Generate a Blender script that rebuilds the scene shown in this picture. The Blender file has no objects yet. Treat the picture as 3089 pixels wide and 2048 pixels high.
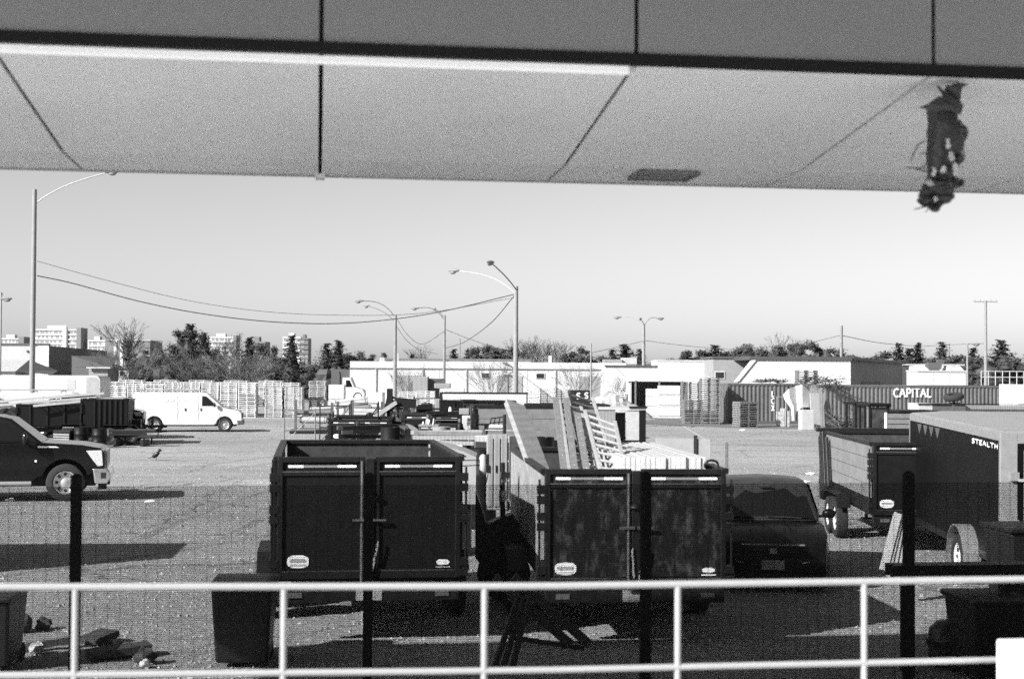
import bpy, math, random
from mathutils import Vector, Matrix, Euler

# ------------------------------------------------------------------ camera, sky, sun, exposure
SC = bpy.context.scene
COL = SC.collection
F_PX, CX, CY = 4290.0, 1544.5, 1024.0        # 50 mm lens on a 3089 px wide 36 mm frame
EYE = 3.15
PITCH = math.radians(1.37)
ROLL = math.radians(0.34)
cam_d = bpy.data.cameras.new('camera')
cam_d.sensor_width = 36.0
cam_d.lens = 50.0
cam_d.clip_start = 0.05
cam_d.clip_end = 6000
cam_d.dof.use_dof = True
cam_d.dof.focus_distance = 45.0
cam_d.dof.aperture_fstop = 2.6
cam = bpy.data.objects.new('camera', cam_d)
COL.objects.link(cam)
cam.location = (0, 0, EYE)
cam.rotation_euler = (Matrix.Rotation(math.radians(90) + PITCH, 3, 'X') @ Matrix.Rotation(ROLL, 3, 'Z')).to_euler()
SC.camera = cam

SUN_EL = math.radians(31)
SH = Vector((0.80, 0.60, 0)).normalized()    # the way shadows fall on the ground
world = bpy.data.worlds.new('World')
SC.world = world
world.use_nodes = True
wn, wl = world.node_tree.nodes, world.node_tree.links
wn.clear()
sky = wn.new('ShaderNodeTexSky')
sky.sky_type = 'NISHITA'
sky.sun_disc = False
sky.sun_elevation = SUN_EL
sky.sun_rotation = math.atan2(-SH.x, -SH.y)
sky.air_density = 1.0
sky.dust_density = 0.95
sky.ozone_density = 1.0
bw = wn.new('ShaderNodeRGBToBW')              # black and white film
bg = wn.new('ShaderNodeBackground')
bg.inputs['Strength'].default_value = 0.071
wo = wn.new('ShaderNodeOutputWorld')
wl.new(sky.outputs[0], bw.inputs[0])
wl.new(bw.outputs[0], bg.inputs['Color'])
wl.new(bg.outputs[0], wo.inputs['Surface'])

sun_d = bpy.data.lights.new('sun', 'SUN')
sun_d.energy = 5.0
sun_d.angle = math.radians(0.5)
sun_d.color = (1.0, 1.0, 1.0)
sun = bpy.data.objects.new('sun', sun_d)
COL.objects.link(sun)
sdir = Vector((SH.x * math.cos(SUN_EL), SH.y * math.cos(SUN_EL), -math.sin(SUN_EL)))
sun.rotation_euler = sdir.to_track_quat('-Z', 'Y').to_euler()
sun.location = (-30, -20, 40)

SC.cycles.use_denoising = False              # a little grain, as on the film
SC.cycles.use_adaptive_sampling = True
SC.cycles.adaptive_threshold = 0.045
SC.cycles.adaptive_min_samples = 20
vs = SC.view_settings
vs.view_transform = 'Standard'
vs.look = 'None'
vs.exposure = 1.07
vs.gamma = 1.0
vs.use_curve_mapping = False

# ------------------------------------------------------------------ helpers
R = math.radians
random.seed(7)
_ct, _st = math.cos(PITCH), math.sin(PITCH)

_cr, _sr = math.cos(ROLL), math.sin(ROLL)

def ray(x, y):
    dx, dy = x - CX, y - CY
    u, v = (dx * _cr + dy * _sr) / F_PX, (dx * _sr - dy * _cr) / F_PX
    return Vector((u, _ct - v * _st, _st + v * _ct))

def P(x, y, d):
    """the point at forward distance d that the photo shows at (x, y)"""
    r = ray(x, y)
    r = r * (d / r.y)
    return Vector((r.x, d, EYE + r.z))

def GX(x, d):
    return P(x, 1200, d).x

def ZZ(y, d, x=1544.5):
    return P(x, y, d).z

PSI = R(7.75)                                 # platform, rail, fence and canopy run askew to the view
PA = Vector((math.cos(PSI), math.sin(PSI), 0))
PN = Vector((-math.sin(PSI), math.cos(PSI), 0))

def PT(t, p, z):
    return PA * t + PN * p + Vector((0, 0, z))

def TZ(x, y, p):
    """(t, z) on the upright plane at platform distance p"""
    r = ray(x, y)
    r = r * (p / r.dot(PN))
    return r.dot(PA), EYE + r.z

MATS = {}
def mat(name, v=0.5, rough=0.7, metal=0.0, var=0.12, scale=4.0, bump=0.0, bscale=40.0, dirt=0.0, dscale=1.5, dval=0.25, dstretch=None, coat=0.0, spec=0.5, emit=0.0, stripes=None):
    if name in MATS:
        return MATS[name]
    m = bpy.data.materials.new(name)
    m.use_nodes = True
    n, l = m.node_tree.nodes, m.node_tree.links
    b = n['Principled BSDF']
    b.inputs['Roughness'].default_value = rough
    b.inputs['Metallic'].default_value = metal
    b.inputs['Specular IOR Level'].default_value = spec
    if coat:
        b.inputs['Coat Weight'].default_value = coat
        b.inputs['Coat Roughness'].default_value = 0.08
    tc = n.new('ShaderNodeTexCoord')
    nz = n.new('ShaderNodeTexNoise')
    nz.inputs['Scale'].default_value = scale
    nz.inputs['Detail'].default_value = 6
    nz.inputs['Roughness'].default_value = 0.65
    l.new(tc.outputs['Object'], nz.inputs['Vector'])
    mr = n.new('ShaderNodeMapRange')
    mr.inputs['From Min'].default_value = 0.3
    mr.inputs['From Max'].default_value = 0.7
    mr.inputs['To Min'].default_value = max(0.0, v * (1 - var))
    mr.inputs['To Max'].default_value = v * (1 + var)
    l.new(nz.outputs['Fac'], mr.inputs['Value'])
    out = mr.outputs['Result']
    if stripes:
        wv = n.new('ShaderNodeTexWave')
        wv.wave_type = 'BANDS'
        wv.bands_direction = stripes[0]
        wv.inputs['Scale'].default_value = stripes[1]
        wv.inputs['Distortion'].default_value = stripes[3] if len(stripes) > 3 else 2.0
        wv.inputs['Detail'].default_value = 3
        l.new(tc.outputs['Object'], wv.inputs['Vector'])
        m3 = n.new('ShaderNodeMapRange')
        m3.inputs['To Min'].default_value = 1 - stripes[2]
        m3.inputs['To Max'].default_value = 1
        l.new(wv.outputs['Fac'], m3.inputs['Value'])
        mu = n.new('ShaderNodeMath'); mu.operation = 'MULTIPLY'
        l.new(out, mu.inputs[0]); l.new(m3.outputs['Result'], mu.inputs[1])
        out = mu.outputs[0]
    if dirt:
        n2 = n.new('ShaderNodeTexNoise')
        n2.inputs['Scale'].default_value = dscale
        n2.inputs['Detail'].default_value = 9
        n2.inputs['Roughness'].default_value = 0.75
        if dstretch:
            mp = n.new('ShaderNodeMapping')
            mp.inputs['Scale'].default_value = dstretch
            l.new(tc.outputs['Object'], mp.inputs['Vector'])
            l.new(mp.outputs['Vector'], n2.inputs['Vector'])
        else:
            l.new(tc.outputs['Object'], n2.inputs['Vector'])
        m2 = n.new('ShaderNodeMapRange')
        m2.inputs['From Min'].default_value = 0.5
        m2.inputs['From Max'].default_value = 0.68
        m2.inputs['To Max'].default_value = dirt
        l.new(n2.outputs['Fac'], m2.inputs['Value'])
        mx = n.new('ShaderNodeMix')
        mx.data_type = 'FLOAT'
        l.new(m2.outputs['Result'], mx.inputs[0])
        l.new(out, mx.inputs[2])
        mx.inputs[3].default_value = dval
        out = mx.outputs[0]
    l.new(out, b.inputs['Base Color'])
    if bump:
        nb = n.new('ShaderNodeTexNoise')
        nb.inputs['Scale'].default_value = bscale
        nb.inputs['Detail'].default_value = 5
        l.new(tc.outputs['Object'], nb.inputs['Vector'])
        bp = n.new('ShaderNodeBump')
        bp.inputs['Strength'].default_value = bump
        bp.inputs['Distance'].default_value = 0.02
        l.new(nb.outputs['Fac'], bp.inputs['Height'])
        l.new(bp.outputs['Normal'], b.inputs['Normal'])
    if emit:
        b.inputs['Emission Color'].default_value = (1, 1, 1, 1)
        b.inputs['Emission Strength'].default_value = emit
    MATS[name] = m
    return m

def tag(o, label=None, cat=None, group=None, kind=None):
    if label: o['label'] = label
    if cat: o['category'] = cat
    if group: o['group'] = group
    if kind: o['kind'] = kind
    return o

def root(name, label, cat, loc=(0, 0, 0), rz=0.0, group=None, rx=0.0, ry=0.0):
    o = bpy.data.objects.new(name, None)
    o.empty_display_size = 0.2
    COL.objects.link(o)
    o.location = loc
    o.rotation_euler = (rx, ry, rz)
    return tag(o, label, cat, group)

class MB:
    """collects shapes; build() links them as one mesh object"""
    def __init__(s):
        s.v, s.f = [], []
    def add(s, vs_, fs_):
        k = len(s.v)
        s.v += [tuple(p) for p in vs_]
        s.f += [tuple(i + k for i in f) for f in fs_]
        return s
    def box(s, x0, x1, y0, y1, z0, z1):
        return s.add([(x0, y0, z0), (x1, y0, z0), (x1, y1, z0), (x0, y1, z0), (x0, y0, z1), (x1, y0, z1), (x1, y1, z1), (x0, y1, z1)],
                     [(3, 2, 1, 0), (4, 5, 6, 7), (0, 1, 5, 4), (1, 2, 6, 5), (2, 3, 7, 6), (3, 0, 4, 7)])
    def cbox(s, c, size, rot=(0, 0, 0)):
        m = Euler(rot).to_matrix()
        c = Vector(c)
        hx, hy, hz = size[0] / 2, size[1] / 2, size[2] / 2
        pts = [c + m @ Vector(q) for q in ((-hx, -hy, -hz), (hx, -hy, -hz), (hx, hy, -hz), (-hx, hy, -hz), (-hx, -hy, hz), (hx, -hy, hz), (hx, hy, hz), (-hx, hy, hz))]
        return s.add(pts, [(3, 2, 1, 0), (4, 5, 6, 7), (0, 1, 5, 4), (1, 2, 6, 5), (2, 3, 7, 6), (3, 0, 4, 7)])
    def bar(s, p0, p1, w, h, up=(0, 0, 1)):
        """rectangular bar from p0 to p1; w across, h along 'up'"""
        p0, p1 = Vector(p0), Vector(p1)
        a = (p1 - p0).normalized()
        up = Vector(up)
        if abs(a.dot(up.normalized())) > 0.98:
            up = Vector((0, 1, 0)) if abs(a.y) < 0.9 else Vector((1, 0, 0))
        r = a.cross(up).normalized() * (w / 2)
        u = r.cross(a).normalized() * (h / 2)
        pts = [p0 - r - u, p0 + r - u, p0 + r + u, p0 - r + u, p1 - r - u, p1 + r - u, p1 + r + u, p1 - r + u]
        return s.add(pts, [(3, 2, 1, 0), (4, 5, 6, 7), (0, 1, 5, 4), (1, 2, 6, 5), (2, 3, 7, 6), (3, 0, 4, 7)])
    def tube(s, p0, p1, r, n=8, r2=None, cap=True):
        p0, p1 = Vector(p0), Vector(p1)
        r2 = r if r2 is None else r2
        a = (p1 - p0)
        if a.length < 1e-6: return s
        a.normalize()
        up = Vector((0, 0, 1)) if abs(a.z) < 0.9 else Vector((1, 0, 0))
        e = a.cross(up).normalized(); g = e.cross(a)
        pts = []
        for q, rr in ((p0, r), (p1, r2)):
            for i in range(n):
                t = 2 * math.pi * i / n
                pts.append(q + e * (math.cos(t) * rr) + g * (math.sin(t) * rr))
        fs = [(i, (i + 1) % n, n + (i + 1) % n, n + i) for i in range(n)]
        if cap:
            fs += [tuple(range(n))[::-1], tuple(range(n, 2 * n))]
        return s.add(pts, fs)
    def path(s, pts, r, n=6):
        for a, b in zip(pts[:-1], pts[1:]):
            s.tube(a, b, r, n)
        return s
    def prism(s, poly, a0, a1, axis='x', k=None):
        """polygon given in the two other axes, extruded along 'axis'; k(p) may bend points"""
        n = len(poly)
        pts = []
        for a in (a0, a1):
            for (p, q) in poly:
                if axis == 'x': pt = (a, p, q)
                elif axis == 'y': pt = (p, a, q)
                else: pt = (p, q, a)
                pts.append(k(pt) if k else pt)
        fs = [(i, (i + 1) % n, n + (i + 1) % n, n + i) for i in range(n)] + [tuple(range(n))[::-1], tuple(range(n, 2 * n))]
        return s.add(pts, fs)
    def lathe(s, prof, c=(0, 0, 0), axis='z', n=20):
        """profile of (radius, height along axis), revolved"""
        c = Vector(c); m = len(prof); pts = []
        for i in range(n):
            t = 2 * math.pi * i / n
            ca, sa = math.cos(t), math.sin(t)
            for (r, h) in prof:
                if axis == 'z': q = Vector((r * ca, r * sa, h))
                elif axis == 'x': q = Vector((h, r * ca, r * sa))
                else: q = Vector((r * ca, h, r * sa))
                pts.append(c + q)
        fs = []
        for i in range(n):
            j = (i + 1) % n
            for k in range(m - 1):
                fs.append((i * m + k, j * m + k, j * m + k + 1, i * m + k + 1))
        return s.add(pts, fs)
    def blob(s, c, rx, ry, rz, nu=10, nv=6, jit=0.0, rng=random):
        pts = [(c[0], c[1], c[2] - rz)]
        for j in range(1, nv):
            ph = math.pi * j / nv - math.pi / 2
            for i in range(nu):
                t = 2 * math.pi * i / nu
                k = 1 + rng.uniform(-jit, jit)
                pts.append((c[0] + rx * math.cos(ph) * math.cos(t) * k, c[1] + ry * math.cos(ph) * math.sin(t) * k, c[2] + rz * math.sin(ph) * k))
        pts.append((c[0], c[1], c[2] + rz))
        fs = []
        for i in range(nu):
            fs.append((0, 1 + (i + 1) % nu, 1 + i))
            for j in range(nv - 2):
                a, b = 1 + j * nu, 1 + (j + 1) * nu
                fs.append((a + i, a + (i + 1) % nu, b + (i + 1) % nu, b + i))
            k = 1 + (nv - 2) * nu
            fs.append((k + i, k + (i + 1) % nu, len(pts) - 1))
        return s.add(pts, fs)
    def quad(s, a, b, c, d):
        return s.add([a, b, c, d], [(0, 1, 2, 3)])
    def mesh(s, name, m=None):
        me = bpy.data.meshes.new(name)
        me.from_pydata(s.v, [], s.f)
        if m: me.materials.append(m)
        me.update()
        return me
    def build(s, name, m, parent=None, loc=(0, 0, 0), rot=(0, 0, 0), bevel=0.0, seg=2, smooth=False, kind=None):
        me = s.mesh(name, m)
        if smooth:
            me.shade_smooth()
            me.set_sharp_from_angle(angle=R(38))
        o = bpy.data.objects.new(name, me)
        COL.objects.link(o)
        o.location = loc
        o.rotation_euler = rot
        if parent: o.parent = parent
        if bevel:
            b = o.modifiers.new('bevel', 'BEVEL')
            b.width = bevel; b.segments = seg; b.limit_method = 'ANGLE'; b.angle_limit = R(35)
        if kind: o['kind'] = kind
        return o

def dup(o, parent=None):
    c = o.copy(); COL.objects.link(c)
    c.parent = parent
    for ch in list(o.children):
        dup(ch, c)
    return c

def inst(name, me, parent=None, loc=(0, 0, 0), rot=(0, 0, 0), scale=None):
    o = bpy.data.objects.new(name, me)
    COL.objects.link(o)
    o.location = loc; o.rotation_euler = rot
    if scale: o.scale = scale
    if parent: o.parent = parent
    return o

# stroke letters, drawn in the x-z plane, unit height
def arc(cx, cz, rx, rz, a0, a1, n=9):
    return [(cx + rx * math.cos(R(a0 + (a1 - a0) * i / n)), cz + rz * math.sin(R(a0 + (a1 - a0) * i / n))) for i in range(n + 1)]
GLYPH = {
    'C': (0.72, [arc(0.38, 0.5, 0.36, 0.5, 50, 310, 12)]),
    'A': (0.78, [[(0.02, 0), (0.38, 1), (0.74, 0)], [(0.15, 0.36), (0.61, 0.36)]]),
    'P': (0.66, [[(0.12, 0), (0.12, 1), (0.36, 1)] + arc(0.36, 0.74, 0.25, 0.26, 90, -90, 7) + [(0.12, 0.48)]]),
    'I': (0.30, [[(0.15, 0), (0.15, 1)]]),
    'T': (0.74, [[(0.37, 0), (0.37, 1)], [(0.02, 1), (0.72, 1)]]),
    'L': (0.62, [[(0.12, 1), (0.12, 0), (0.6, 0)]]),
    'S': (0.62, [arc(0.31, 0.75, 0.27, 0.25, 35, 270, 9) + arc(0.31, 0.25, 0.27, 0.25, 90, -145, 9)]),
    'E': (0.64, [[(0.6, 1), (0.1, 1), (0.1, 0), (0.6, 0)], [(0.1, 0.5), (0.5, 0.5)]]),
    'H': (0.74, [[(0.1, 0), (0.1, 1)], [(0.64, 0), (0.64, 1)], [(0.1, 0.5), (0.64, 0.5)]]),
    'X': (0.66, [[(0.05, 0), (0.6, 1)], [(0.05, 1), (0.6, 0)]]),
}
SERIF = {'A': [(0.02, 0), (0.74, 0)], 'P': [(0.12, 0), (0.12, 1)], 'I': [(0.15, 0), (0.15, 1)], 'T': [(0.37, 0)], 'L': [(0.12, 1), (0.12, 0)], 'C': []}
def letters(word, h, wide=1.0, th=0.16, depth=0.02, serif=False, gap=0.12, slant=0.0, vertical=False):
    mb = MB(); x = 0.0; z = 0.0
    def pt(px, pz, y):
        return Vector(((x + px * wide + slant * pz) * h, y, (z + pz) * h))
    for ch in word:
        if ch == ' ':
            x += 0.9 * wide; continue
        wd, strokes = GLYPH[ch]
        lift = 0.0
        for st in strokes:
            for (a, b) in zip(st[:-1], st[1:]):
                t_ = th
                if serif and ch in 'AT' and abs(a[0] - b[0]) > abs(a[1] - b[1]): t_ = th * 0.55
                lift += 0.0004
                pa, pb = pt(a[0], a[1], -lift), pt(b[0], b[1], -lift)
                dv = (pb - pa).normalized() * (t_ * h * 0.18)
                mb.bar(pa - dv, pb + dv, depth, t_ * h, up=(dv.z, 0, -dv.x) if dv.length else (0, 0, 1))
        if serif:
            for (sx, sz) in SERIF.get(ch, []):
                lift += 0.0004
                q = pt(sx, sz, -lift)
                mb.cbox(q, (0.30 * h * wide, depth, 0.07 * h))
        if vertical: z -= 1.3
        else: x += wd * wide + gap * wide
    return mb, x * h
# ------------------------------------------------------------------ ground and platform
def ground_mat():
    m = bpy.data.materials.new('worn_asphalt')
    m.use_nodes = True
    n, l = m.node_tree.nodes, m.node_tree.links
    b = n['Principled BSDF']
    b.inputs['Roughness'].default_value = 0.9
    tc = n.new('ShaderNodeTexCoord')
    def noise(sc, det, ro, vec=None):
        z = n.new('ShaderNodeTexNoise')
        z.inputs['Scale'].default_value = sc; z.inputs['Detail'].default_value = det; z.inputs['Roughness'].default_value = ro
        l.new(vec or tc.outputs['Object'], z.inputs['Vector'])
        return z.outputs['Fac']
    def rng(v, f0, f1, t0, t1):
        z = n.new('ShaderNodeMapRange')
        for k, q in (('From Min', f0), ('From Max', f1), ('To Min', t0), ('To Max', t1)): z.inputs[k].default_value = q
        l.new(v, z.inputs['Value'])
        return z.outputs['Result']
    def mul(a, b_):
        z = n.new('ShaderNodeMath'); z.operation = 'MULTIPLY'
        l.new(a, z.inputs[0]); l.new(b_, z.inputs[1])
        return z.outputs[0]
    mp = n.new('ShaderNodeMapping')
    mp.inputs['Scale'].default_value = (0.25, 1.0, 1.0)
    mp.inputs['Rotation'].default_value = (0, 0, 0.12)
    l.new(tc.outputs['Object'], mp.inputs['Vector'])
    big = rng(noise(0.05, 5, 0.6), 0.35, 0.65, 0.78, 1.12)
    streak = rng(noise(0.7, 7, 0.7, mp.outputs['Vector']), 0.35, 0.65, 0.80, 1.12)
    fine = rng(noise(9, 8, 0.85), 0.36, 0.66, 0.50, 1.55)
    grit = rng(noise(60, 4, 0.85), 0.35, 0.65, 0.68, 1.35)
    stain = rng(noise(0.35, 6, 0.6), 0.60, 0.72, 1.0, 0.55)
    wp = n.new('ShaderNodeTexNoise'); wp.inputs['Scale'].default_value = 0.8; wp.inputs['Detail'].default_value = 5
    l.new(tc.outputs['Object'], wp.inputs['Vector'])
    ad = n.new('ShaderNodeVectorMath'); ad.operation = 'MULTIPLY_ADD'
    ad.inputs[1].default_value = (1.6, 1.6, 0)
    l.new(wp.outputs['Color'], ad.inputs[0]); l.new(tc.outputs['Object'], ad.inputs[2])
    vo_ = n.new('ShaderNodeTexVoronoi'); vo_.feature = 'DISTANCE_TO_EDGE'; vo_.inputs['Scale'].default_value = 0.16
    l.new(ad.outputs[0], vo_.inputs['Vector'])
    crack = rng(vo_.outputs['Distance'], 0.002, 0.007, 0.45, 1.0)
    base = n.new('ShaderNodeValue'); base.outputs[0].default_value = 0.262
    c = mul(mul(mul(mul(mul(mul(base.outputs[0], big), streak), fine), grit), stain), crack)
    l.new(c, b.inputs['Base Color'])
    bp = n.new('ShaderNodeBump')
    bp.inputs['Strength'].default_value = 0.5; bp.inputs['Distance'].default_value = 0.03
    l.new(noise(22, 6, 0.7), bp.inputs['Height'])
    l.new(bp.outputs['Normal'], b.inputs['Normal'])
    return m

G = ground_mat()
tag(MB().quad((-2500, -300, 0), (2500, -300, 0), (2500, 5000, 0), (-2500, 5000, 0)).build('ground', G), kind='structure')
# a darker, newer strip of paving in front of the containers
m_tm = mat('worn_tyre_track', .19, .9, var=.4, scale=1.2, bump=.3)
rgk = random.Random(6)
for (x0, y0, x1, y1, bow) in ((-11, 46, -4.5, 84, 1.5), (-9.3, 46, -2.8, 84, 1.5), (-7, 27, 2.5, 60, -3), (-5.4, 27, 4.1, 60, -3), (5.5, 30, 16, 72, 3), (7.1, 30, 17.6, 72, 3), (-9, 20, -2.6, 34, .8), (-14, 55, 6, 66, 1.0)):
    tk = MB(); n = 24; vs_ = []
    for i in range(n + 1):
        f_ = i / n
        x = x0 + (x1 - x0) * f_ + bow * math.sin(math.pi * f_); y = y0 + (y1 - y0) * f_
        w_ = .11 * (1 + .3 * rgk.uniform(-1, 1))
        vs_ += [(x - w_, y, .003), (x + w_, y, .003)]
    tk.add(vs_, [(2 * i, 2 * i + 1, 2 * i + 3, 2 * i + 2) for i in range(n)])
    tag(tk.build('tyre_track', m_tm), kind='structure')
pv = MB()
pv.add([(x, y, 0.004) for (x, y) in [(6, 96), (9, 88.5), (14, 84), (20, 82.5), (27, 83), (36, 90), (60, 101), (75, 130), (10, 135)]], [tuple(range(9))])
tag(pv.build('yard_paving', mat('dark_paving', 0.115, 0.9, var=0.3, scale=0.6, bump=0.3)), kind='structure')

gs = MB(); rgg = random.Random(41)
for k in range(15000):
    y = 14.2 + 34 * rgg.random() ** 1.7
    x = rgg.uniform(-.40, .40) * y
    s_ = rgg.uniform(.008, .028) * (1.6 if rgg.random() < .06 else 1)
    a0 = rgg.uniform(0, 2.1)
    gs.add([(x + math.cos(a0) * s_, y + math.sin(a0) * s_, 0), (x + math.cos(a0 + 2.1) * s_, y + math.sin(a0 + 2.1) * s_, 0), (x + math.cos(a0 + 4.2) * s_, y + math.sin(a0 + 4.2) * s_, 0), (x, y, s_ * .9)], [(0, 1, 3), (1, 2, 3), (2, 0, 3)])
tag(gs.build('loose_gravel', mat('loose_stone', .30, .9, var=.5, scale=2)), 'loose stones scattered over the tarmac near the trailers', 'gravel', kind='stuff')
conc = mat('platform_concrete', 0.50, 0.85, var=0.12, scale=1.2, bump=0.2)
pl = MB()
a, b_, c, d_ = PT(-30, -6, 0), PT(30, -6, 0), PT(30, 6.3, 0), PT(-30, 6.3, 0)
pl.add([tuple(q[:2]) + (z,) for z in (0.0, 1.2) for q in (a, b_, c, d_)], [(4, 5, 6, 7), (0, 1, 5, 4), (1, 2, 6, 5), (2, 3, 7, 6), (3, 0, 4, 7)])
tag(pl.build('platform', conc), kind='structure')

# ------------------------------------------------------------------ canopy
PB, PK, PL_ = 6.68, 8.62, 9.30
z_lip = TZ(1650, 545, PL_)[1]
z_knee = z_lip + 0.004
z_bm = TZ(950, 163, PB)[1]        # underside of the black beam
z_bt = TZ(950, 125, PB - .045)[1]
z_bl = TZ(950, 159, PB - .045)[1]
m_soff = mat('canopy_panel', 0.86, 0.45, var=0.06, scale=0.5, dirt=0.18, dscale=1.6, dval=0.55)
m_fas = mat('canopy_fascia', 0.21, 0.5, var=0.04, scale=0.7)
m_beam = mat('canopy_black_trim', 0.008, 0.6, spec=.2)
m_gap = mat('joint_shadow_gap', 0.015, 0.9)
can = root('canopy', 'wide grey panelled canopy roof with black trim overhanging the yard view', 'canopy', PT(0, 7, 0))
def cpt(t, p, z):
    return tuple(PT(t, p, z) - Vector(can.location))
def cbar(mb, t0, t1, quad_pz):
    """bar along the platform with cross-section quad_pz [(p, z) x n]"""
    n = len(quad_pz)
    mb.add([cpt(t, p, z) for t in (t0, t1) for (p, z) in quad_pz],
           [(i, (i + 1) % n, n + (i + 1) % n, n + i) for i in range(n)] + [tuple(range(n))[::-1], tuple(range(n, 2 * n))])
    return mb
J0, J1 = -6, 8
GAP = 0.011
TH = 0.02
for k in range(J0, J1):
    t0, t1 = 1.5 * k + GAP, 1.5 * (k + 1) - GAP
    cbar(MB(), t0, t1, [(PB + 0.012, z_bm - 0.0), (PK - 0.004, z_knee), (PK - 0.004, z_knee + TH), (PB + 0.012, z_bm + TH)]).build('soffit_panel', m_soff, can)
    cbar(MB(), t0, t1, [(PK + 0.002, z_knee), (PL_, z_lip), (PL_, z_lip + TH), (PK + 0.002, z_knee + TH)]).build('lip_panel', m_soff, can)
    cbar(MB(), t0, t1, [(PB - 0.03, z_bt + 0.004), (PB, z_bt + 0.004), (PB, 5.75), (PB - 0.03, 5.75)]).build('fascia_panel', m_fas, can)
T0, T1 = 1.5 * J0, 1.5 * J1
cbar(MB(), T0, T1, [(PB - 0.045, z_bl), (PB + 0.008, z_bl), (PB + 0.008, z_bt), (PB - 0.045, z_bt)]).build('black_trim_beam', m_beam, can)
cbar(MB(), T0, T1, [(PB + 0.02, z_bm + 0.045), (PK, z_knee + 0.04), (PL_ - 0.004, z_lip + 0.04), (PL_ - 0.004, 4.95), (PB + 0.02, 4.95)]).build('backing', m_gap, can)
cbar(MB(), T0, T1, [(PL_ + 0.001, z_lip - 0.012), (PL_ + 0.03, z_lip - 0.012), (PL_ + 0.03, 5.0), (PL_ + 0.001, 5.0)]).build('edge_flashing', mat('edge_flashing', 0.35, 0.5), can)
cbar(MB(), T0, T1, [(4.5, 5.76), (11.85, 5.76), (11.85, 5.95), (4.5, 5.95)]).build('shade_roof_deck', mat('shade_roof_grey', 0.4, 0.7), can)  # unseen deck; its outer overhang is extended to shade the ground in front
cbar(MB(), T0, T1, [(PB + 0.001, z_bt), (PB + 0.012, z_bt), (PB + 0.012, 5.75), (PB + 0.001, 5.75)]).build('fascia_backing', m_gap, can)
for t in (-8.6, 11.6):
    q = PT(t, 5.2, 0) - Vector(can.location)
    MB().box(q.x - .15, q.x + .15, q.y - .15, q.y + .15, 1.2, 5.76).build('support_post', m_fas, can)
# recessed vent in the lip
vt0, vt1 = TZ(1932, 520, 8.68)[0], TZ(2118, 520, 8.68)[0]
vent = MB()
for (a0, a1, p0, p1) in ((vt0, vt1, 8.70, 8.73), (vt0, vt1, 9.03, 9.06), (vt0, vt0 + .03, 8.73, 9.03), (vt1 - .03, vt1, 8.73, 9.03)):
    cbar(vent, a0, a1, [(p0, z_lip - .022), (p1, z_lip - .022), (p1, z_lip - .002), (p0, z_lip - .002)])
vo = vent.build('vent', mat('vent_frame', 0.16, 0.6), can)
sl = MB()
for i in range(6):
    p = 8.735 + i * .049
    cbar(sl, vt0 + .03, vt1 - .03, [(p, z_lip - .016), (p + .036, z_lip - .010), (p + .036, z_lip - .004), (p, z_lip - .010)])
sl.build('vent_slats', mat('vent_slat', 0.24, 0.6), vo, kind='stuff')
cl = MB()
cbar(cl, -.03, .03, [(9.22, z_lip - .03), (9.335, z_lip - .03), (9.335, z_lip - .001), (9.22, z_lip - .001)])
cl.build('joint_clip', mat('white_clip', 0.75, 0.4), can)

# long lamp tucked below the black trim
lamp = root('strip_lamp', 'long bright linear lamp tucked below the black canopy trim', 'lamp', PT(-3, PB + .1, z_bm))
lt0, lt1 = -7.0, TZ(1900, 200, PB)[0]
def lpt(t, p, z): return tuple(PT(t, p, z) - Vector(lamp.location))
lb = MB()
sec = [(PB + .022, z_bm - .004), (PB + .022, z_bm - .030), (PB + .034, z_bm - .040), (PB + .060, z_bm - .036), (PB + .068, z_bm - .014)]
nn = len(sec)
lb.add([lpt(t, p, z) for t in (lt0, lt1) for (p, z) in sec], [(i, (i + 1) % nn, nn + (i + 1) % nn, nn + i) for i in range(nn)] + [tuple(range(nn))[::-1], tuple(range(nn, 2 * nn))])
lb.build('diffuser', mat('lamp_diffuser', 0.7, 0.5, var=0.02, emit=0.17), lamp)
ec = MB()
ec.add([lpt(t, p, z) for t in (lt1 + .001, lt1 + .03) for (p, z) in sec], [(i, (i + 1) % nn, nn + (i + 1) % nn, nn + i) for i in range(nn)] + [tuple(range(nn))[::-1], tuple(range(nn, 2 * nn))])
ec.build('end_cap', mat('lamp_end_cap', 0.6, 0.5), lamp)

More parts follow.
